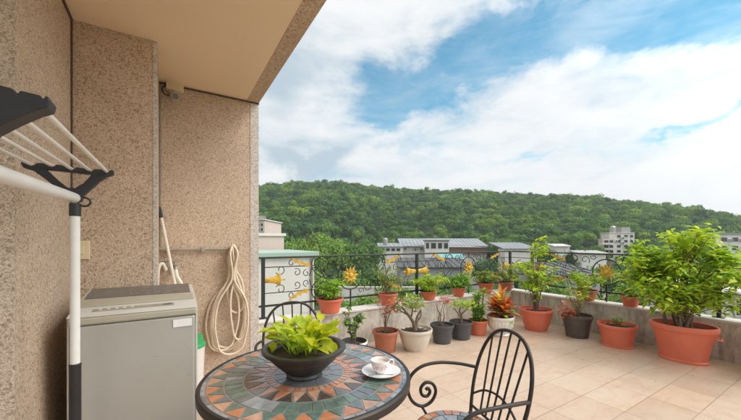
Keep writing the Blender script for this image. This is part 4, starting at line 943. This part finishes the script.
roof(t, 'roof', M['greyroof'], 400.5, 488, 246.5, 239.0, D, 8, 445, D)
blk(t, 'stair_tower', M['white_wall'], 425, 449, 0, wz(241, D - 1), D - 1.2, 1.1, 445, D)
blk(t, 'tower_roof', M['slate'], 424.3, 449.7, wz(241, D - 1) + .001, wz(240, D - 1), D - 1.5, 2, 445, D)
for a, b in ((426, 429), (431, 436), (438, 442), (444, 448)): win(t, a, b, 243, 248.5, D - 1.2, 445, D)
blk(t, 'brown_front', M['brownbld'], 449.5, 487, wz(254, D), wz(247.6, D), D + .8, .6, 445, D)
t = view_empty('shed', 'white shed with a flat grey roof left of the long hall', 'building', 391, 74)
blk(t, 'wall', M['white_wall'], 379, 403, 0, wz(246.5, 74), 74, 8, 391); roof(t, 'roof', M['greyroof'], 378, 404, 247, 243.6, 73.6, 9, 391, 74)
for i in range(4): win(t, 381 + i * 5.2, 384.5 + i * 5.2, 248.5, 251, 74, 391)
t = view_empty('shed', 'grey pitched roof shed above the corner posts, right of the long hall', 'building', 519, 72)
blk(t, 'wall', M['white_wall'], 505, 537, 0, wz(249, 72), 72, 4, 519); roof(t, 'roof', M['greyroof'], 503, 538, 249, 243, 71.5, 9, 519, 72)
t = view_empty('shed', 'small white roofed shed left of the white apartment block', 'building', 562, 84)
blk(t, 'wall', M['white_wall'], 555, 570, 0, wz(246, 84), 84, 3, 562); roof(t, 'roof', M['white_wall'], 554, 571, 246.5, 244.3, 83.5, 4, 562, 84)
t = view_empty('shed', 'pale low roof in front of the white apartment block', 'building', 594, 66)
blk(t, 'wall', M['white_wall'], 582, 607, 0, wz(254, 66), 66, 3, 594); roof(t, 'roof', M['machine_edge'], 580, 609, 254, 251, 65.5, 4, 594, 66)

D = 92; t = view_empty('apartment_building', 'white apartment block with balconies and a roof tank room before the hill', 'building', 619, D)
blk(t, 'wall', M['white_wall'], 609.5, 634.5, 0, wz(233, D), D, 3.5, 619); blk(t, 'roof_room', M['greywall'], 621.5, 630, wz(233, D) + .002, wz(227, D), D + .6, 2.2, 619, D)
blk(t, 'roof_slab', M['white_wall'], 609, 635, wz(233, D) + .001, wz(232.4, D), D - .2, 3.8, 619, D)
blk(t, 'balcony_wing', M['pinkwall'], 603, 614, 0, wz(239, D), D - 2, 1.9, 619, D)
for y in (240.2, 245.2, 250.2, 255.2): win(t, 604, 608.4, y, y + 2.6, D - 2, 619, D); win(t, 609.4, 613, y, y + 2.6, D - 2, 619, D); blk(t, 'balcony', M['white_wall'], 602.5, 614.5, wz(y + 4.2, D), wz(y + 2.9, D), D - 3.2, 1.15, 619, D)
for y in (235, 240, 245, 250): win(t, 617, 620.5, y, y + 2.4, D, 619); win(t, 624, 627.5, y, y + 2.4, D, 619); win(t, 630, 633, y, y + 2.4, D, 619)
D = 85; t = view_empty('apartment_building', 'long white block with a flat roof at the far right behind the big bush', 'building', 745, D)
blk(t, 'wall', M['white_wall'], 716, 790, 0, wz(234, D), D, 3, 745); blk(t, 'roof_slab', M['greyroof'], 715, 791, wz(234, D) + .001, wz(233, D), D - .3, 3.5, 745, D)
for i in range(6): win(t, 721 + i * 11, 727 + i * 11, 237.5, 241.5, D, 745); win(t, 721 + i * 11, 727 + i * 11, 246, 250, D, 745)
D = 14; t = view_empty('neighbour_house', 'low white house with a grey window below the railing at the right edge', 'house', 745, D)
blk(t, 'wall', M['white_wall'], 722, 830, 0, wz(294, D), D, 4, 745); blk(t, 'roof_slab', M['cap'], 719, 833, wz(294, D) + .001, wz(291, D), D - .3, 4.6, 745, D)
win(t, 735, 752, 299, 315, D, 745); win(t, 764, 781, 299, 315, D, 745)
D = 34; t = view_empty('house', 'house with a dark slate roof seen through the railing right of the corner', 'house', 570, D)
blk(t, 'wall', M['greywall'], 544, 600, 0, wz(275, D), D + .5, 6, 570, D); roof(t, 'roof', M['slate'], 541, 603, 276, 263.5, D, 7, 570, D)
D = 46; t = view_empty('house', 'house with a dark slate roof seen through the railing above the desert rose', 'house', 440, D)
blk(t, 'wall', M['greywall'], 400, 470, 0, wz(267, D), D + .5, 6, 440, D); roof(t, 'roof', M['slate'], 398, 472, 268, 258.5, D, 7, 440, D)
D = 60; t = view_empty('shop', 'small shop with a teal awning roof below the long hall', 'building', 452, D)
blk(t, 'wall', M['pinkwall'], 430, 466, 0, wz(259, D), D, 5, 452); roof(t, 'awning', M['teal'], 440, 465, 259.5, 254.5, D - 1.6, 1.55, 452, D)
t = view_empty('garden_wall', 'long pale boundary wall seen through the railing below the trees', 'wall', 370, 30)
blk(t, 'wall', M['white_wall'], 335, 420, 0, wz(288, 30), 30, .25, 370); blk(t, 'coping', M['pinkwall'], 334.5, 420.5, wz(288, 30) + .001, wz(286.8, 30), 29.95, .35, 370, 30)

def add_ac(t, px, y, d, pxc, d0=None):
    d0 = d0 or d; x = (px - pxc) / FPX * d + (pxc - CX) / FPX * (d - d0); z = wz(y, d)
    q = MB(); q.box((x - .42, d - d0 - .42, z - .3), (x + .42, d - d0 - .08, z + .3)); o = q.build('air_conditioner', M['machine_edge'], t, bevel=.03)
    q = MB(); q.tube([(x, d - d0 - .421, z), (x, d - d0 - .44, z)], .24, 14); q.build('fan_grille', M['slate'], o)
def mast(t, px, y0, y1, d, pxc, d0=None):
    d0 = d0 or d; x = (px - pxc) / FPX * d + (pxc - CX) / FPX * (d - d0)
    q = MB(); q.tube([(x, d - d0 + 1, wz(y0, d)), (x, d - d0 + 1, wz(y1, d))], .05, 5)
    for k in (.9, .75, .6): z = wz(y0, d) + (wz(y1, d) - wz(y0, d)) * k; q.tube([(x - .45 * k, d - d0 + 1, z), (x + .45 * k, d - d0 + 1, z)], .03, 4)
    q.build('aerial', M['steel'], t)
def by_label(w): return next(o for o in COL.objects if w in o.get('label', ''))
t = by_label('white apartment block with balconies')
for px, y in ((622, 238), (622.3, 243), (628.7, 248), (615.5, 241)): add_ac(t, px, y, 92, 619)
mast(t, 612, 233, 227.5, 92, 619); mast(t, 633, 233, 229, 92, 619)
q = MB(); q.lathe([(0, 0), (.7, 0), (.72, .1), (.72, 1.5), (.4, 1.85), (0, 1.9)], ((617 - 619) / FPX * 92, 1.6, wz(232.3, 92)), 16); q.build('water_tank', M['steel'], t)
t = by_label('long white block with a flat roof')
for px, y in ((730, 240), (741, 240), (752, 249)): add_ac(t, px, y, 85, 745)
mast(t, 728, 234, 229, 85, 745); mast(t, 738, 234, 230.5, 85, 745)
t = by_label('long low hall')
for px, y in ((405, 249), (415, 249.5), (421, 249)): add_ac(t, px, y, 79.5, 445, 78)
mast(t, 436, 241, 235.5, 77, 445, 78)
q = MB(); q.lathe([(0, 0), (.6, 0), (.62, 1.2), (.3, 1.5), (0, 1.52)], ((386 - 391) / FPX * 74, 3, wz(244.5, 74)), 14); q.build('water_tank', M['steel'], by_label('white shed with a flat'))
mast(by_label('white shed with a flat'), 394, 246, 239, 74, 391)
# ---- ground
q = MB(); q.add([(-1500, -1500, GZ), (1500, -1500, GZ), (1500, 1500, GZ), (-1500, 1500, GZ)], [(0, 1, 2, 3)]); tag(q.build('ground', M['ground']), kind='structure')
q = MB(); a, b, c, e = [atZ(x, y, GZ + .03) for x, y in ((180, 345), (760, 322), (760, 333), (180, 362))]
q.add([a, b, c, e], [(0, 3, 2, 1)]); tag(q.build('road', M['asphalt']), kind='structure')

# ---- hill
SKX = [(60, 200), (180, 190), (255, 185), (300, 180.5), (340, 181), (380, 186), (420, 189), (480, 190), (520, 193), (560, 193.5), (600, 196), (640, 201), (680, 205), (720, 211), (741, 217), (800, 226), (900, 234), (1100, 240)]
R0, R1 = 98.0, 285.0
def sky_y(px):
    if px <= SKX[0][0]: return SKX[0][1]
    for (xa, ya), (xb, yb) in zip(SKX, SKX[1:]):
        if px <= xb: return ya + (yb - ya) * (px - xa) / (xb - xa)
    return SKX[-1][1]
def hill_z(a, r):
    """terrain height at world azimuth a, distance r"""
    b = a - YAW; b = max(-1.15, min(1.15, b)); px = CX + FPX * math.tan(b); zr = HC + (HY - sky_y(px)) / FPX * R1 * math.cos(b) - 3.5
    s = (r - R0) / (R1 - R0)
    if s < 0: return GZ - .4
    n = mnoise.noise(Vector((r * math.sin(a) * .018, r * math.cos(a) * .018, 3))) * 7 * min(1, s * 4) * max(0, 1 - s)
    e = s ** .82 if s <= 1 else 1 - (s - 1) * .6
    return GZ - .4 + (zr - GZ) * e + n
q = MB(); NA, NR = 96, 40; a0_, a1_ = YAW - R_(62), YAW + R_(64)
for i in range(NA + 1):
    for j in range(NR + 1):
        a = a0_ + (a1_ - a0_) * i / NA; r = R0 - 4 + (R1 * 1.45 - R0) * j / NR; q.v.append((r * math.sin(a), r * math.cos(a), hill_z(a, r)))
for i in range(NA):
    for j in range(NR):
        k = i * (NR + 1) + j; q.f.append([k, k + 1, k + NR + 2, k + NR + 1]); q.m.append(0)
tag(q.build('hill', M['hill'], smooth=True), kind='structure')

# ---- forest on the hill: crowns of leaf clumps, one object
nr = np.random.default_rng(5)
def crown_template(n, qs, seed, lobes=7, sc_n=.5):
    """unit crown: leaf-clump quads on a cluster of lobes, plus their outward bias"""
    g = np.random.default_rng(seed); ctr = g.normal(0, 1, (lobes, 3)); ctr /= np.linalg.norm(ctr, axis=1)[:, None]; ctr *= g.uniform(.35, .68, (lobes, 1)); ctr[:, 2] = np.abs(ctr[:, 2]) * .75 - .12
    rad = g.uniform(.30, .52, lobes); k = g.integers(0, lobes, n)
    d = g.normal(0, 1, (n, 3)); d /= np.linalg.norm(d, axis=1)[:, None]; d[:, 2] = np.where(d[:, 2] < -.35, -d[:, 2], d[:, 2])
    p = ctr[k] + d * (rad[k] * g.uniform(.72, 1.08, n))[:, None]
    nn = d + g.normal(0, sc_n, (n, 3)); nn /= np.linalg.norm(nn, axis=1)[:, None]
    h = g.normal(0, 1, (n, 3)); u = np.cross(nn, h); u /= np.linalg.norm(u, axis=1)[:, None]; v = np.cross(nn, u)
    s = (qs * g.uniform(.6, 1.3, n))[:, None]; u = u * s; v = v * s * .72
    c = np.stack([p - u * .9, p - v * .6 + u * .1, p + u, p + v * .6 + u * .05], 1)   # kite shaped clump
    return c.reshape(-1, 3)
def np_mesh(name, verts, nq, mats, mi, parent=None):
    me = bpy.data.meshes.new(name); nv = len(verts); me.vertices.add(nv); me.vertices.foreach_set('co', verts.astype(np.float32).ravel())
    me.loops.add(nq * 4); me.loops.foreach_set('vertex_index', np.arange(nq * 4, dtype=np.int32)); me.polygons.add(nq)
    me.polygons.foreach_set('loop_start', np.arange(0, nq * 4, 4, dtype=np.int32))
    for m in mats: me.materials.append(m)
    me.polygons.foreach_set('material_index', mi.astype(np.int32)); me.update(); me.validate()
    o = bpy.data.objects.new(name, me); COL.objects.link(o)
    if parent: o.parent = parent
    return o
NT = 260; temps = [crown_template(NT, .135, s, 6, .28) for s in range(10)]
vs, mi = [], []; FM = [L['f%d' % i] for i in range(6)]
cell = 4.5; r = R0 + 3
while r < R1 * 1.06:
    a = a0_ + nr.uniform(0, .02)
    while a < a1_:
        ra = r + nr.uniform(-1.8, 1.8); aa = a + nr.uniform(-.4, .4) * cell / r; z = hill_z(aa, ra)
        sz = nr.uniform(2.0, 3.9) * (1 + .35 * (nr.random() < .15)); th = nr.uniform(0, 6.283); c, s = math.cos(th), math.sin(th)
        T = temps[nr.integers(0, 10)]; X = np.empty_like(T); X[:, 0] = (T[:, 0] * c - T[:, 1] * s) * sz; X[:, 1] = (T[:, 0] * s + T[:, 1] * c) * sz; X[:, 2] = T[:, 2] * sz * nr.uniform(.8, 1.25)
        X += np.array([ra * math.sin(aa), ra * math.cos(aa), z + sz * .55]); vs.append(X)
        patch = mnoise.noise(Vector((ra * math.sin(aa) * .02, ra * math.cos(aa) * .02, 8)))
        w = np.array([1.2, 2.4, 1.6, .9, 1.8, .5]) * (np.array([1.6, 1.3, .8, .6, 1.4, .4]) if patch < 0 else np.array([.6, 1, 1.4, 1.5, .9, 1.3])); k = nr.choice(6, p=w / w.sum())
        m_ = np.full(NT, k); alt = nr.random(NT) < .06; m_[alt] = nr.integers(0, 6, alt.sum()); mi.append(m_)
        a += cell / r * nr.uniform(.85, 1.2)
    r += cell * .92
tag(np_mesh('hillside_forest', np.concatenate(vs), len(vs) * NT, FM, np.concatenate(mi)), 'dense green forest covering the whole hillside behind the town', 'forest', kind='stuff')

# ---- single trees between the roofs
def crown_mesh(seed, n, qs, rx, rz, mats, wts):
    T = crown_template(n, qs, seed, 16); T = T * np.array([rx, rx, rz]); g = np.random.default_rng(seed + 50); w = np.array(wts, float)
    return T, g.choice(len(mats), n, p=w / w.sum())
TREE_KIND = {'bright': (['f3', 'f5', 'f2', 'f1'], [4, 3, 3, 1]), 'dark': (['f0', 'f1', 'f4', 'f2'], [2, 4, 3, 1]), 'mid': (['f1', 'f2', 'f4', 'f3'], [3, 4, 2, 2])}
tree_cache = {}
def tree(px, d, ytop, rad, kind, label, seed, group='trees between the roofs and the hill'):
    p = atD(px, HY, d); ht = HC - (ytop - HY) / FPX * d - GZ
    t = thing('tree', label, 'tree', (p.x, p.y, GZ), seed * 1.7, group); ms, wt = TREE_KIND[kind]
    rz = min(ht * .42, rad * 1.15); T, mi = crown_mesh(seed, 4200, .058, rad, rz, ms, wt); T = T.copy(); T[:, 2] += ht - rz * .98
    np_mesh('crown', T, 4200, [L[m] for m in ms], mi, t)
    q = MB(); q.tube(spline([(0, 0, -.1), (.1, .05, ht * .3), (-.05, .1, ht * .55), (.1, 0, ht - rz)], 4), [.34 - .018 * i for i in range(13)], 8)
    for k in range(5):
        a = k * 1.26 + seed; z = ht * .45 + k * ht * .05; q.tube(spline([(0, 0, z), (math.cos(a) * rad * .3, math.sin(a) * rad * .3, z + rz * .4), (math.cos(a) * rad * .6, math.sin(a) * rad * .6, z + rz * .9)], 3), [.14 - .014 * i for i in range(7)], 6)
    autosmooth(q.build('trunk', M['bark_dark'], t), 60)
TREES = [(298, 46, 229, 4.2, 'bright', 'bright green tree rising right of the pale green roof'), (322, 52, 226, 4.6, 'bright', 'round yellow green tree above the nearest herb pot'), (345, 58, 231, 4.4, 'mid', 'mid green tree above the flower ring near the house'),
         (366, 64, 236, 4.0, 'mid', 'mid green tree left of the white shed'), (283, 62, 224, 5.0, 'mid', 'broad tree standing behind the pinkish rooftop block'), (312, 36, 262, 3.4, 'bright', 'bright low tree directly behind the nearest herb pot'),
         (342, 33, 263, 3.0, 'bright', 'bright low tree seen through the flower ring near the house'), (372, 38, 258, 3.4, 'mid', 'low tree seen through the railing left of its middle post'), (398, 27, 273, 2.4, 'bright', 'light green low tree behind the middle post of the railing'),
         (412, 88, 235, 4.5, 'mid', 'tree rising behind the left end of the long hall'), (496, 80, 243, 3.6, 'dark', 'dark tree between the long hall and the grey shed'), (484, 56, 254, 3.2, 'dark', 'dark bushy tree before the right end of the long hall'),
         (545, 76, 243, 4.0, 'dark', 'dark tree right of the grey shed above the corner bush'), (578, 70, 246, 4.4, 'dark', 'dark tree left of the pale low roof'), (596, 88, 240, 4.2, 'mid', 'tree touching the left side of the white apartment block'),
         (645, 84, 236, 5.0, 'dark', 'dark tree touching the right side of the white apartment block'), (676, 80, 240, 5.0, 'mid', 'tree behind the middle of the big bush'), (706, 78, 238, 4.6, 'dark', 'dark tree left of the long white block'),
         (620, 52, 256, 3.8, 'dark', 'dark tree in front of the white apartment block'), (655, 48, 258, 4.0, 'mid', 'tree behind the left half of the big bush'), (590, 26, 283, 2.6, 'bright', 'light green low tree behind the right flower ring'), (528, 44, 262, 3.0, 'dark', 'dark tree behind the corner posts'),
         (700, 40, 262, 3.6, 'dark', 'dark tree behind the right half of the big bush'), (500, 30, 276, 2.4, 'mid', 'small tree low behind the corner pots'), (350, 84, 233, 5.0, 'dark', 'dark tree at the hill foot behind the yellow green tree'), (388, 92, 235, 5.0, 'mid', 'tree at the hill foot above the white shed'), (622, 24, 284, 2.6, 'mid', 'low tree below the railing behind the half hidden ledge pot'), (650, 22, 276, 2.6, 'bright', 'light green low tree behind the left side of the big bush'), (560, 27, 284, 2.4, 'mid', 'low tree below the railing behind the dark brown pot'), (690, 24, 270, 2.8, 'mid', 'low tree close behind the stems of the big bush'), (728, 26, 268, 2.8, 'bright', 'light green low tree at the right edge beyond the railing'), (358, 24, 285, 2.2, 'bright', 'leafy low tree before the pale boundary wall at its left part'), (388, 23, 287, 2.0, 'mid', 'leafy low tree before the pale boundary wall above the brown pot'), (462, 30, 277, 2.6, 'mid', 'low tree behind the round fern pot on the coping'), (450, 34, 267, 3.0, 'mid', 'tree in front of the dark slate roof left of the second flower ring'), (414, 32, 270, 2.6, 'dark', 'dark tree in front of the dark slate roof at the middle post'), (600, 42, 257, 3.0, 'mid', 'tree in front of the pale low roof'), (546, 32, 268, 2.6, 'bright', 'light green tree behind the tall corner bush'), (436, 28, 281, 2.4, 'bright', 'low tree behind the long fern planter on the coping')]
for i, (px, d, yt, rad, kind, lab) in enumerate(TREES): tree(px, d, yt, rad, kind, lab, i + 3)

# ---- the humid air: one even haze round everything
q = MB(); q.box((-420, -420, GZ - 1), (560, 560, 75)); hz = q.build('haze', None); hz.data.materials.clear()
hm = bpy.data.materials.new('haze'); hm.use_nodes = True; hm.node_tree.nodes.remove(hm.node_tree.nodes['Principled BSDF'])
pv = hm.node_tree.nodes.new('ShaderNodeVolumePrincipled'); pv.inputs['Color'].default_value = (.93, .96, 1, 1); pv.inputs['Density'].default_value = .00042; pv.inputs['Anisotropy'].default_value = .2
hm.node_tree.links.new(pv.outputs[0], hm.node_tree.nodes['Material Output'].inputs['Volume']); hz.data.materials.append(hm); tag(hz, 'thin humid haze softening the far hillside', 'haze', kind='stuff')
